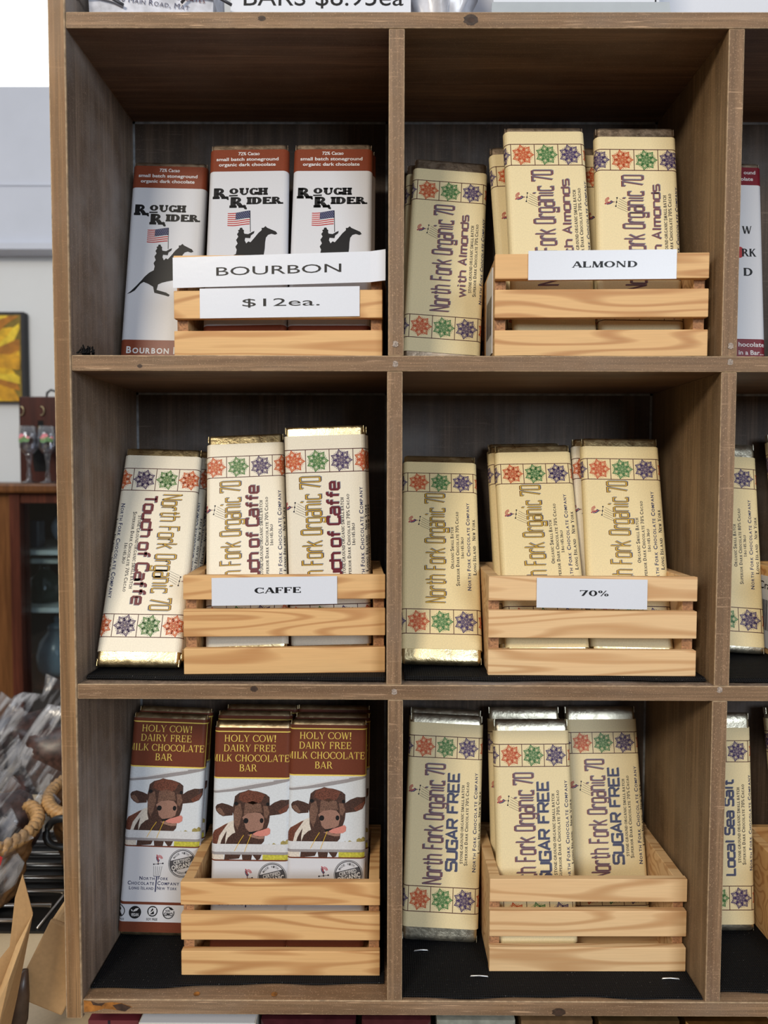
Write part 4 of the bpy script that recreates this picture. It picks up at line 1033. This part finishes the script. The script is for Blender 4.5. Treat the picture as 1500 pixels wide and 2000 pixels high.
# ------------------------------------------------------------------ goods on top of the shelf
b = MB(); b.box(.020, .505, .128, .1315, .0005, .24, M_sign); tag(b.build('poster_board'), 'large white board standing at the back of the shelf top', 'board')
M_bagpaper = plain('mottled_white_bag_paper', (.55, .57, .66), .6, nscale=70, namp=.35)
r = empty('gift_bag', 'mottled white gift bag with printed address standing on the shelf top at left', 'bag', (-.1955, .045, 0), 0)
b = MB(); vs = []
for z, w, d in ((.0005, .049, .020), (.03, .050, .021), (.10, .049, .016), (.17, .047, .010)):
    vs += [(-w, -d, z), (w, -d, z), (w, d, z), (-w, d, z)]
b.add(vs, [(j*4+i, j*4+(i+1) % 4, j*4+4+(i+1) % 4, j*4+4+i) for j in range(3) for i in range(4)]+[(3, 2, 1, 0)], M_bagpaper)
def onbag(ps, m):
    for q in rot2(ps, -.13, (0, .03)): b.add([(p[0], -.0215, p[1]) for p in q], [tuple(range(len(q)))], m)
onbag(fit(small_caps(sans, '00 Main Road, Mat'), -.026, .032, .0198, .0240, SANS), I_navy)
onbag(fit(small_caps(sans, 'an Chocolates'), -.002, .044, .0268, .0302, SANS), I_maroon)
onbag(fit(serif('TE'), .022, .036, .0335, .042, (0, 1)), I_navy)
b.build('bag_body', r)
for s0 in (-1, 1):
    b = MB(); b.tube([(s0*.043-.018, -.0235, .020), (s0*.043-.013, -.0245, .025), (s0*.043, -.025, .0262), (s0*.043+.013, -.0245, .023), (s0*.043+.022, -.0235, .0185)], .0012, plain('dark_cord', (.06, .06, .07), .4), 6)
    o = b.build('cord_handle', r, smooth=True); o['label'] = 'dark cord handle'
def card(name, x0, x1, y, z0, z1, th, words, label, cat, lean=.12):
    b = MB(); f = lambda x, o, z: (x, y+o+lean*(z-z0), z)
    b.add([f(x0, 0, z0), f(x1, 0, z0), f(x1, 0, z1), f(x0, 0, z1), f(x0, th, z0), f(x1, th, z0), f(x1, th, z1), f(x0, th, z1)], [(0, 1, 2, 3), (5, 4, 7, 6), (4, 0, 3, 7), (1, 5, 6, 2), (3, 2, 6, 7), (4, 5, 1, 0)], M_sign)
    for ps, a, c, zb, h, bs in words:
        for q in fit(ps, a, c, zb, zb+h, bs): b.add([f(p[0], -.0002, p[1]) for p in q], [tuple(range(len(q)))], I_black)
    return tag(b.build(name), label, cat)
card('price_card', -.133, .012, .027, .0005, .085, .001, [(sans('BARS $8.95ea'), -.1225, .006, .0232, .0145, SANS)], 'white card reading BARS $8.95ea on the shelf top', 'sign')
M_film = plain('crinkled_white_film', (.66, .66, .72), .25, nscale=60, namp=.2, spec=.7)
b = MB(); nu, nv = 36, 22; vs = []
for j in range(nv+1):
    for i in range(nu):
        a = 2*pi*i/nu; p = j/nv; rr = sin(min(1, p*1.6+.12)*pi/2)*(1-.55*max(0, p-.55)/.45)
        k = 1+.16*sin(a*9+p*7)+.10*sin(a*17-p*13)+.22*(noise.noise((cos(a)*2.2, sin(a)*2.2, p*5))); vs.append((.034+.036*rr*k*cos(a), .064+.022*rr*k*sin(a), .001+.13*p))
b.add(vs, [(j*nu+i, j*nu+(i+1) % nu, (j+1)*nu+(i+1) % nu, (j+1)*nu+i) for j in range(nv) for i in range(nu)]+[tuple(range(nu))[::-1], tuple(nv*nu+i for i in range(nu))], M_film)
tag(b.build('crinkled_bag', smooth=True), 'crinkled white cellophane bag beside the BARS card', 'bag')
M_acr = plain('grey_acrylic', (.42, .46, .50), .15, nscale=20, namp=.1, spec=.8)
r = empty('sign_holder', 'acrylic sign holder with white sheet on the shelf top', 'sign holder', (.147, .03, 0))
b = MB(); b.box(-.0720, .0720, -.010, .030, .0005, .0035, M_acr); b.add([(-.072, -.010, .0035), (.072, -.010, .0035), (.0705, -.006, .0225), (-.0705, -.006, .0225), (-.072, -.006, .0035), (.072, -.006, .0035), (.0705, -.0035, .0225), (-.0705, -.0035, .0225)], [(0, 1, 2, 3), (5, 4, 7, 6), (4, 0, 3, 7), (1, 5, 6, 2), (3, 2, 6, 7)], M_acr); b.build('holder_base', r)
b = MB(); b.box(-.068, .066, .004, .0046, .0035, .17, M_sign); b.box(.0625, .0636, .0037, .004, .0035, .17, I_black); b.build('printed_sheet', r)

# ------------------------------------------------------------------ counter and goods below the shelf
M_counter = plain('beige_counter_laminate', (.62, .50, .33), .5, nscale=300, namp=.04)
b = MB(); b.box(-1.1, .62, -.03, .56, -.892, -.860, M_counter); o = b.build('counter', bev=.003); tag(o, 'beige laminate counter top under the shelf and baskets', 'counter')
b = MB(); b.box(-1.05, .58, .02, .52, -1.70, -.8925, plain('counter_body_wood', (.16, .09, .05), .6, nscale=12, namp=.3)); tag(b.build('counter_cabinet'), 'dark wooden cabinet carrying the beige counter', 'cabinet')
M_post2 = plain('dark_support_wood', (.08, .05, .035), .6)
b = MB(); b.box(-.262, .522, .120, .146, -.8595, -3*H-TB-.004, M_post2); tag(b.build('support_rail'), 'dark wooden rail lifting the shelf off the counter', 'rail')
b = MB(); b.box(-.2150, -.1160, .020, .110, -.8595, -.8172, plain('ribbed_white_carton', (.62, .60, .55), .7, nscale=500, namp=.08)); b.box(-.2140, -.1170, .0195, .1095, -.8172, -.8168, M_sign)
tag(b.build('white_carton', bev=.001), 'ribbed white carton under the left end of the shelf', 'carton')
b = MB(); b.box(-.262, -.2185, .030, .115, -.8595, -.8230, plain('maroon_box_card', (.13, .02, .03), .4)); b.box(-.262, -.2185, .0298, .030, -.842, -.839, I_gold); b.box(-.245, -.243, .0296, .030, -.8595, -.823, I_text)
tag(b.build('maroon_box', bev=.0008), 'maroon box with a thin gold line beside the white carton', 'box')
for i, (x0, x1, c, met, lab) in enumerate(((-.113, -.031, (.055, .012, .018), 0, 'dark maroon film wrapped bar right of the white carton under the shelf'), (-.027, .033, (.07, .018, .022), 0, 'second dark maroon wrapped bar under the centre post'),
        (.037, .105, (.30, .32, .29), 0, 'pale grey green wrapped bar under the shelf'), (.109, .171, (.24, .15, .08), .3, 'tan brown wrapped bar under the shelf'), (.175, .245, (.30, .20, .09), .8, 'dark bronze foil wrapped bar under the shelf'), (.249, .322, (.80, .62, .32), 1, 'bright gold foil wrapped bar under the right divider'))):
    b = MB(); m_ = plain('wrapped_bar_film_%d' % i, c, .22, met, nscale=90, namp=.25, spec=.8, bstr=.6, bscale=160); n = 12; vs = []
    for j, (y, ins) in enumerate(((.022, .004), (.026, .0006), (.094, .0006), (.098, .004))):
        for q in range(n):
            a = 2*pi*(q+.5)/n; cxx, czz = (x0+x1)/2, -.8385
            px = cxx+max(-1, min(1, 1.5*cos(a)))*((x1-x0)/2-ins); pz = czz+max(-1, min(1, 1.5*sin(a)))*(.0208-ins*.6)
            vs.append((px, y, pz))
    b.add(vs, [(j*n+q, j*n+(q+1) % n, (j+1)*n+(q+1) % n, (j+1)*n+q) for j in range(3) for q in range(n)]+[tuple(range(n))[::-1], tuple(3*n+q for q in range(n))], m_)
    for zz in (-.828, -.8215): b.tube([(x0+.002, .0235, zz), (x1-.002, .0235, zz)], .0007, m_, 5)
    tag(b.build('wrapped_bar', smooth=False), lab, 'chocolate bar', 'wrapped bars under the shelf')

# ------------------------------------------------------------------ left side: rack, baskets, candy bags, kraft bags
M_steel = plain('brushed_steel_rod', (.50, .47, .43), .3, 1)
M_blackp = plain('black_tray', (.006, .006, .006), .5)
r = empty('wire_rack', 'black tray with steel rods on the counter left of the shelf', 'rack', (-.50, .32, -.86))
b = MB(); b.box(-.12, .125, -.115, .112, .0005, .003, M_blackp); b.build('tray', r)
for i in range(8):
    y = .100-.029*i; b = MB(); b.tube([(-.118, y, .0075), (.118-.003*max(0, i-5)*4, y, .0075)], .0028, M_steel, 8); b.build('rod', r, smooth=True)
for x in (-.112, .108):
    b = MB(); b.tube([(x, -.112, .0040), (x, .108, .0040)], .0018, M_steel, 6); b.build('cross_bar', r, smooth=True)
M_wick = plain('brown_wicker', (.24, .12, .045), .5, nscale=150, namp=.4)
M_wick2 = plain('tan_wicker_rim', (.46, .26, .10), .45, nscale=150, namp=.3)
def basket(label, c, rx, ry, h, n=26):
    r = empty('wicker_basket', label, 'basket', c, 0, 'wicker baskets on the counter')
    b = MB(); rows = 7; vs = []; m = n*4
    for j in range(rows*4+1):
        z = h*j/(rows*4); k = .78+.22*j/(rows*4)
        for i in range(m):
            a = 2*pi*i/m; wv = 1+.035*sin(a*n/2+(j//4)*pi)*abs(sin(pi*j/4)+.2); vs.append((rx*k*wv*cos(a), ry*k*wv*sin(a), .0004+z))
    b.add(vs, [(j*m+i, j*m+(i+1) % m, (j+1)*m+(i+1) % m, (j+1)*m+i) for j in range(rows*4) for i in range(m)]+[tuple(range(m))[::-1]], M_wick); b.build('woven_body', r, smooth=True)
    b = MB()
    for w in range(2):
        pts = []; k = 220
        for i in range(k+1):
            a = 2*pi*i/k; t = a*26+w*pi; pts.append(((rx+.004*cos(t))*cos(a), (ry+.004*cos(t))*sin(a), h+.003+.004*sin(t)))
        b.tube(pts, .0048, M_wick2, 6, cap=False)
    b.build('twisted_rim', r, smooth=True)
    return r
basket('wicker basket heaped with cellophane candy bags at the left edge', (-.522, .255, -.849), .102, .085, .078)
bk = basket('wicker basket with a dark handle behind the shelf stile', (-.378, .372, -.8494), .066, .085, .080)
M_hand = plain('dark_handle', (.012, .014, .016), .35)
b = MB(); b.tube([(-.012+.024*cos(a), -.092+.003*sin(a*3), .066+.019*sin(a)) for a in [2*pi*i/24 for i in range(25)]], .0045, M_hand, 8); b.build('ring_handle', bk, smooth=True)
M_choc = plain('chocolate_lumps', (.055, .026, .020), .35, nscale=120, namp=.8)
M_nut = plain('pinkish_brown_candy', (.26, .12, .085), .4, nscale=120, namp=.5)
b = MB()
for i in range(60):
    a = rnd.uniform(0, 2*pi); q = sqrt(rnd.random()); p = (.052*q*cos(a), .064*q*sin(a), .078+.016*(1-q)+rnd.uniform(-.004, .004)); s0 = rnd.uniform(.006, .010)
    b.lathe([(s0*.3, -s0*.8), (s0, -s0*.3), (s0, s0*.3), (s0*.3, s0*.8)], M_nut, p, 7)
o = b.build('candy_pile', smooth=True); o.location = (-.378, .372, -.870); tag(o, 'loose pinkish brown candies filling the basket with the dark handle', 'candy', kind='stuff')
def cello():
    m, nt, bs = new_mat('clear_cellophane')
    out = nt.nodes['Material Output']; tr = nt.nodes.new('ShaderNodeBsdfTransparent'); mx = nt.nodes.new('ShaderNodeMixShader')
    tr.inputs[0].default_value = (.93, .94, .96, 1)
    bs.inputs['Base Color'].default_value = (.42, .42, .44, 1); bs.inputs['Roughness'].default_value = .2; bs.inputs['Specular IOR Level'].default_value = 1.
    nz = noise_n(nt, coords(nt, (52, 52, 7)), 1, 3, .55); nt.links.new(ramp(nt, nz, .50, .63, .03, .80), mx.inputs[0])  # pale streaks put into the film imitate bright highlights on its folds
    nt.links.new(tr.outputs[0], mx.inputs[1]); nt.links.new(bs.outputs[0], mx.inputs[2]); nt.links.new(mx.outputs[0], out.inputs[0])
    bump(nt, bs, noise_n(nt, coords(nt, (60, 60, 14)), 1, 4), .8, .004)
    return m
M_cello = cello()
def candy_bag(loc, lean, turn, ln, w, seed, label, group='cellophane candy bags in the baskets', tie=None):
    r = empty('candy_bag', label, 'candy bag', loc, 0, group); rr = random.Random(seed)
    r.rotation_euler = (lean[0], lean[1], turn)
    b = MB(); nu, nv = 22, 16; vs = []
    for j in range(nv+1):
        p = j/nv
        ww = w*(.55+.75*sin(min(1, p*2.4)*pi/2)-.9*max(0, p-.45)**1.0 if p < .78 else .48+1.2*(p-.78)); dd = w*.45*(sin(min(1, p*3)*pi/2)*(1-p)*.9+.10)
        for i in range(nu):
            a = 2*pi*i/nu; k = 1+.30*noise.noise((cos(a)*1.7+seed, sin(a)*1.7, p*4))+.12*noise.noise((cos(a)*5+seed, sin(a)*5, p*9))
            vs.append((ww*k*cos(a), dd*k*sin(a), ln*p))
    b.add(vs, [(j*nu+i, j*nu+(i+1) % nu, (j+1)*nu+(i+1) % nu, (j+1)*nu+i) for j in range(nv) for i in range(nu)]+[tuple(range(nu))[::-1]], M_cello); b.build('film', r, smooth=True)
    b = MB(); nu, nv = 16, 10; vs = []
    for j in range(nv+1):
        p = j/nv
        for i in range(nu):
            a = 2*pi*i/nu; k = (1+.35*noise.noise((cos(a)*2+seed, sin(a)*2, p*4)))*sin(pi*(.06+.88*p)); vs.append((w*1.05*k*cos(a), w*.42*k*sin(a), ln*(.03+.66*p)))
    b.add(vs, [(j*nu+i, j*nu+(i+1) % nu, (j+1)*nu+(i+1) % nu, (j+1)*nu+i) for j in range(nv) for i in range(nu)]+[tuple(range(nu))[::-1], tuple(nv*nu+i for i in range(nu))], M_choc); b.build('chocolates', r, smooth=True)
    if tie:
        b = MB()
        for s0 in (-1, 1):
            b.add([(0, -w*.30, ln*.72), (s0*.020, -w*.30-.006, ln*.72+.008), (s0*.024, -w*.30-.002, ln*.72-.004), (s0*.010, -w*.30-.008, ln*.72-.006), (0, -w*.30-.005, ln*.72-.003), (s0*.015, -w*.30+.002, ln*.72+.002)], [(0, 1, 5), (1, 2, 5), (2, 3, 5), (0, 5, 3, 4), (0, 4, 3, 2, 1)], tie)
        o = b.build('ribbon_bow', r); o['label'] = 'red ribbon bow'
    return r
CL = 'clear cellophane bag of dark chocolates heaped left of the shelf'
for i, (loc, lean, turn, ln, w) in enumerate((((-.640, .62, -.857), (-.25, .55, 0), .3, .17, .050), ((-.700, .55, -.857), (-.3, .6, 0), -.2, .17, .050), ((-.560, .56, -.857), (-.2, .5, 0), .1, .165, .048),
        ((-.600, .255, -.828), (-.15, .62, 0), .2, .135, .040), ((-.545, .285, -.825), (-.25, .60, 0), -.3, .135, .040), ((-.500, .300, -.826), (-.20, .55, 0), .2, .125, .038), ((-.535, .215, -.828), (-.10, .70, 0), -.1, .130, .040))):
    candy_bag(loc, lean, turn, ln, w, i*3.7, CL)
candy_bag((-.500, .212, -.828), (.05, .70, 0), .1, .120, .040, 41., 'cellophane candy bag tied with a red ribbon bow', tie=plain('red_ribbon', (.42, .012, .025), .35))
M_kraft = plain('kraft_paper', (.50, .31, .14), .75, nscale=250, namp=.07)
M_kraft_shade = plain('kraft_paper_shaded', (.42, .25, .11), .8, nscale=250, namp=.07)  # darker copy of the kraft: shade inside the bag put into its colour
# standing kraft bag, mouth open
r = empty('kraft_bag', 'open kraft paper bag standing at the lower left with a printed sticker', 'paper bag', (-.352, .010, -.8595), .0)
def sheet(pts, ys, mat, name):
    b = MB(); b.add([(p[0]+.352, y-.010, p[1]+.8595) for p, y in zip(pts, ys)], [tuple(range(len(pts)))], mat); o = b.build(name, r)
    sd = o.modifiers.new('thick', 'SOLIDIFY'); sd.thickness = .0007; return o
back = [(-.412, -.8592), (-.338, -.8592), (-.325, -.805), (-.313, -.752), (-.3065, -.727), (-.3155, -.694), (-.3235, -.716), (-.330, -.760), (-.350, -.785), (-.412, -.79)]
sheet(back, [.035, .035, .034, .032, .028, .030, .032, .034, .036, .036], M_kraft_shade, 'back_panel')
front = [(-.412, -.8592), (-.336, -.8592), (-.3245, -.812), (-.3165, -.770), (-.3065, -.728), (-.3165, -.749), (-.3255, -.776), (-.3335, -.806), (-.345, -.838), (-.412, -.842)]
sheet(front, [-.004, -.004, .000, .006, .026, .018, .006, -.002, -.006, -.006], M_kraft, 'front_panel')
gus = [(-.338, -.8592), (-.3365, -.8592), (-.325, -.812), (-.317, -.770), (-.3067, -.7275), (-.3135, -.752), (-.3252, -.805)]
sheet(gus, [.034, -.003, .001, .007, .0265, .031, .0335], M_kraft, 'side_gusset')
b = MB(); b.add([(-.060, .0235, .064), (-.014, .0235, .052), (-.008, .0235, .084), (-.060, .0235, .100)], [(0, 1, 2, 3)], plain('sticker_paper', (.50, .38, .27), .6))
for i in range(5): b.add([(-.046+.007*i, .0232, .066-.002*i), (-.042+.007*i, .0232, .065-.002*i), (-.042+.007*i, .0232, .084-.001*i), (-.046+.007*i, .0232, .085-.001*i)], [(0, 1, 2, 3)], I_brown)
b.build('sticker', r)
r = empty('kraft_bag', 'large kraft paper bag lying tilted against the shelf stile', 'paper bag', (-.325, .120, -.8592), 0)
r.rotation_euler = (radians(-6), radians(26), radians(4))
b = MB(); b.box(-.034, .012, -.062, .030, .018, .094, M_kraft); b.build('bag_body', r, bev=.006, segs=3)
b = MB(); b.box(-.0345, .0125, -.067, -.0625, .020, .092, M_kraft_shade); b.build('folded_mouth', r, bev=.0015)
b = MB(); vs = []
for z, w_, d_ in ((0, .016, .006), (.02, .016, .007), (.042, .011, .006), (.064, .0035, .003)): vs += [(w_*cos(2*pi*i/12)+z*.30, d_*sin(2*pi*i/12), z) for i in range(12)]
b.add(vs, [(j*12+i, j*12+(i+1) % 12, j*12+12+(i+1) % 12, j*12+12+i) for j in range(3) for i in range(12)]+[tuple(range(12))[::-1], tuple(36+i for i in range(12))], plain('dark_brown_leather', (.07, .04, .025), .35, nscale=60, namp=.4))
o = b.build('leather_tab', smooth=True); o.location = (-.3475, .0535, -.8595); tag(o, 'dark brown pointed leather tab in front of the kraft bags', 'tab')

# ------------------------------------------------------------------ china cabinet, wine rack, goblets, painting
def furn(name, base, dark): return stained_wood(name, 'Z', base, dark, base, .1, .1, .35)
M_cab = furn('orange_brown_cabinet_wood', (.21, .085, .028), (.10, .036, .012)); M_cab2 = furn('red_brown_cabinet_wood', (.13, .036, .020), (.055, .015, .009))
M_cabin = plain('dark_cabinet_inside', (.03, .034, .036), .7)
M_cshelf = plain('white_cabinet_shelf', (.58, .62, .58), .4)
cab = empty('china_cabinet', 'red brown china cabinet with a glass door at the left edge', 'cabinet', (-1.15, 1.5, -1.70))
def PC(b, name, **kw):
    o = b.build(name, **kw); o.parent = cab; o.matrix_parent_inverse = Matrix.Translation((1.15, -1.5, 1.70)); return o
b = MB(); b.box(-1.72, -.56, 1.22, 1.73, -.396, -.372, M_cab); PC(b, 'top_slab', bev=.006)
b = MB(); b.box(-1.70, -.9515, 1.25, 1.28, -1.70, -.396, M_cab); PC(b, 'front_panel')
b = MB(); b.box(-.9495, -.9245, 1.24, 1.29, -1.70, -.396, M_cab2); b.box(-.9245, -.58, 1.245, 1.28, -.421, -.396, M_cab2); b.box(-.60, -.58, 1.24, 1.29, -1.70, -.396, M_cab2); PC(b, 'door_frame')
b = MB(); b.box(-1.70, -.58, 1.715, 1.725, -1.70, -.396, M_cabin); b.box(-1.70, -.9515, 1.28, 1.29, -1.70, -.396, M_cabin); PC(b, 'back_board')
for z in (-.548, -.575, -.700, -.905):
    b = MB(); b.box(-1.1, -.60, 1.32 if z != -.575 else 1.36, 1.70, z-.012, z, M_cshelf if z > -.9 else M_cab2); PC(b, 'inner_shelf')
m, nt, bs = new_mat('cabinet_glass'); out = nt.nodes['Material Output']; tr = nt.nodes.new('ShaderNodeBsdfTransparent'); gl = nt.nodes.new('ShaderNodeBsdfGlossy'); gl.inputs['Roughness'].default_value = .03; mx = nt.nodes.new('ShaderNodeMixShader'); mx.inputs[0].default_value = .07
tr.inputs[0].default_value = (.86, .93, .97, 1); nt.links.new(tr.outputs[0], mx.inputs[1]); nt.links.new(gl.outputs[0], mx.inputs[2]); nt.links.new(mx.outputs[0], out.inputs[0])
M_glass = m
b = MB(); b.box(-.9245, -.60, 1.262, 1.265, -1.68, -.421, M_glass); PC(b, 'glass_pane')
M_stone = plain('blue_grey_stoneware', (.16, .24, .29), .25, nscale=12, namp=.3); M_china = plain('white_china', (.60, .64, .70), .2)
r = empty('stoneware_jug', 'blue grey stoneware jug with a lid knob behind the cabinet glass', 'jug', (-.922, 1.43, -.9048))
b = MB(); b.lathe([(.040, .0002), (.052, .02), (.056, .055), (.046, .095), (.026, .12), (.024, .128)], M_stone, n=24); b.build('body', r, smooth=True)
b = MB(); b.lathe([(.027, .128), (.022, .140), (.007, .146), (.008, .158), (.002, .166)], M_stone, n=18); b.build('lid', r, smooth=True)
r = empty('china_mug', 'white china mug with a round handle behind the cabinet glass', 'mug', (-1.032, 1.355, -.9048))
b = MB(); b.lathe([(.030, .0002), (.036, .01), (.040, .09), (.037, .09), (.033, .012)], M_china, n=20); b.build('cup', r, smooth=True)
b = MB(); b.tube([(.036+.026*sin(t), 0, .062+.030*cos(t)*-1) for t in [pi*i/12 for i in range(13)]], .0055, M_china, 8); b.build('handle', r, smooth=True)
b = MB(); b.lathe([(.036, .0002), (.042, .012), (.042, .075), (.018, .100), (.013, .116), (.016, .12)], plain('dark_green_glass', (.02, .035, .03), .1), n=18); o = b.build('dark_bottle', smooth=True); o.scale = (1, 1, .85); o.location = (-.948, 1.42, -.6998); tag(o, 'dark green bottle on the middle shelf of the cabinet', 'bottle')
b = MB(); b.box(-.03, .03, -.02, .02, .0002, .075, plain('blue_black_tin', (.02, .03, .05), .3)); o = b.build('tin_box', bev=.004); o.location = (-.975, 1.40, -.5478); tag(o, 'blue black tin on the top shelf of the cabinet', 'tin')
b = MB(); b.lathe([(.004, 0), (.03, .004), (.044, .010), (.045, .012), (.03, .007), (.004, .004)], M_china, n=24); o = b.build('china_plate', smooth=True); o.location = (-.915, 1.50, -.5008); o.rotation_euler = (radians(78), 0, 0); tag(o, 'white china plate standing upright on the top cabinet shelf', 'plate')
# wine rack on the cabinet
M_rack = furn('dark_mahogany', (.085, .022, .014), (.035, .010, .008))
r = empty('wine_rack', 'dark mahogany wine caddy with bottle shaped openings on the cabinet', 'wine rack', (-.845, 1.36, -.372))
b = MB(); b.box(-.106, .12, -.06, .06, .0003, .222, M_rack); b.build('box', r, bev=.003)
prof = [(.0, .0), (.030, .0), (.036, .03), (.036, .075), (.014, .125), (.012, .160), (0, .160)]
for xc in (-.050, .025, .095):
    b = MB(); pts = [(xc+p[0]*.62, -.0606, .030+p[1]*.82) for p in prof]+[(xc-p[0]*.62, -.0606, .030+p[1]*.82) for p in prof[::-1]]
    b.add(pts+[(p[0], -.0601, p[2]) for p in pts], [tuple(range(len(pts)))], plain('opening_shade', (.002, .002, .002), .9)); o = b.build('bottle_opening_shade', r); o['label'] = 'flat black shape standing for the shade in a bottle opening'  # no hole cut: flat black shapes paint the shade inside the openings
M_brass = plain('aged_brass', (.42, .36, .22), .35, 1)
for xc in (-.098, -.046):
    b = MB(); b.tube([(xc+.007*cos(t), -.064, .185+.011*sin(t)) for t in [-2+4*i/10 for i in range(11)]], .0016, M_brass, 6); b.build('brass_catch', r, smooth=True)
b = MB(); b.tube([(-.062, 0, .222), (-.060, 0, .238), (-.050, 0, .246), (-.030, 0, .240), (-.005, 0, .222)], .003, M_hand, 8); b.build('top_handle', r, smooth=True)
m, nt, bs = new_mat('goblet_glass'); out = nt.nodes['Material Output']; tr = nt.nodes.new('ShaderNodeBsdfTransparent'); gl = nt.nodes.new('ShaderNodeBsdfGlossy'); gl.inputs['Roughness'].default_value = .05; mx = nt.nodes.new('ShaderNodeMixShader'); lw = nt.nodes.new('ShaderNodeLayerWeight'); lw.inputs[0].default_value = .45
tr.inputs[0].default_value = (.84, .86, .90, 1); nt.links.new(ramp(nt, lw.outputs['Facing'], 0, 1, .10, .75), mx.inputs[0]); nt.links.new(tr.outputs[0], mx.inputs[1]); nt.links.new(gl.outputs[0], mx.inputs[2]); nt.links.new(mx.outputs[0], out.inputs[0])
M_gob = m; M_pink = plain('pink_rose_decal', (.80, .28, .33), .4); M_leaf = plain('green_leaf_decal', (.16, .33, .13), .4)
for i, (x, y, lab) in enumerate(((-.900, 1.245, 'left of the two clear goblets painted with pink roses'), (-.853, 1.245, 'right of the two clear goblets painted with pink roses'))):
    r = empty('goblet', lab, 'goblet', (x, y, -.3718), i*.5, 'painted goblets on the cabinet')
    b = MB(); b.lathe([(.001, .072), (.012, .074), (.0215, .088), (.0225, .110), (.0205, .142), (.0200, .142), (.0215, .110), (.0205, .090), (.010, .077), (.001, .076)], M_gob, n=24, cap=False); b.build('bowl', r, smooth=True)
    b = MB(); b.lathe([(.022, .0003), (.021, .002), (.008, .006), (.0055, .014), (.007, .02), (.004, .03), (.0042, .055), (.0075, .062), (.005, .067), (.010, .073)], M_gob, n=18); b.build('stem', r, smooth=True)
    b = MB()
    for da, dz, mm, w_ in ((-1.9, .117, M_pink, .0075), (-2.15, .112, M_pink, .006), (-1.7, .109, M_leaf, .008), (-2.1, .106, M_leaf, .008), (-1.2, .113, M_pink, .004), (-1.35, .107, M_leaf, .007)):
        vs = [(.0229*cos(da+w_/.0228*cos(t)), .0229*sin(da+w_/.0228*cos(t)), dz+w_*.75*sin(t)) for t in [2*pi*k/12 for k in range(12)]]; b.add(vs, [tuple(range(12))], mm)
    b.build('painted_roses', r)
# sunflower painting
r = empty('painting', 'sunflower canvas with a black edge hanging on the white wall', 'painting', (-1.36, 1.785, .035))
b = MB(); b.box(-.20, .196, -.015, .014, -.150, .136, plain('black_canvas_edge', (.012, .013, .016), .6)); b.build('canvas', r, bev=.004)
b = MB(); cols = [plain('petal_yellow_%d' % k, c, .6, nscale=40, namp=.3) for k, c in enumerate(((.72, .42, .012), (.60, .30, .010), (.42, .16, .008), (.80, .55, .03)))]
b.box(-.199, .184, -.0156, -.0151, -.149, .126, plain('dark_gold_ground', (.20, .14, .02), .7, nscale=20, namp=.5))
rp = random.Random(5)
for k in range(46):
    a = 2*pi*k/46+rp.uniform(-.05, .05); L_ = rp.uniform(.15, .30); w_ = rp.uniform(.016, .028); layer = -.0160-.00003*k
    pts = []
    for t, s0 in ((.04, .3), (.3, .9), (.6, 1.), (.85, .6), (1, 0), (.85, -.6), (.6, -1), (.3, -.9), (.04, -.3)):
        x = L_*t*cos(a)-w_*s0*sin(a); z = L_*t*sin(a)+w_*s0*cos(a)-.01
        pts.append((max(-.198, min(.180, x)), layer, max(-.148, min(.122, z))))
    b.add(pts, [tuple(range(9))], cols[k % 4])
b.build('painted_petals', r)
b = MB(); b.lathe([(.001, .0), (.05, .001), (.055, .0)], plain('seed_head_brown', (.08, .045, .012), .8, nscale=200, namp=.6), n=24, cap=False); o = b.build('seed_head', r); o.rotation_euler = (radians(90), 0, 0); o.location = (0, -.0178, -.01)
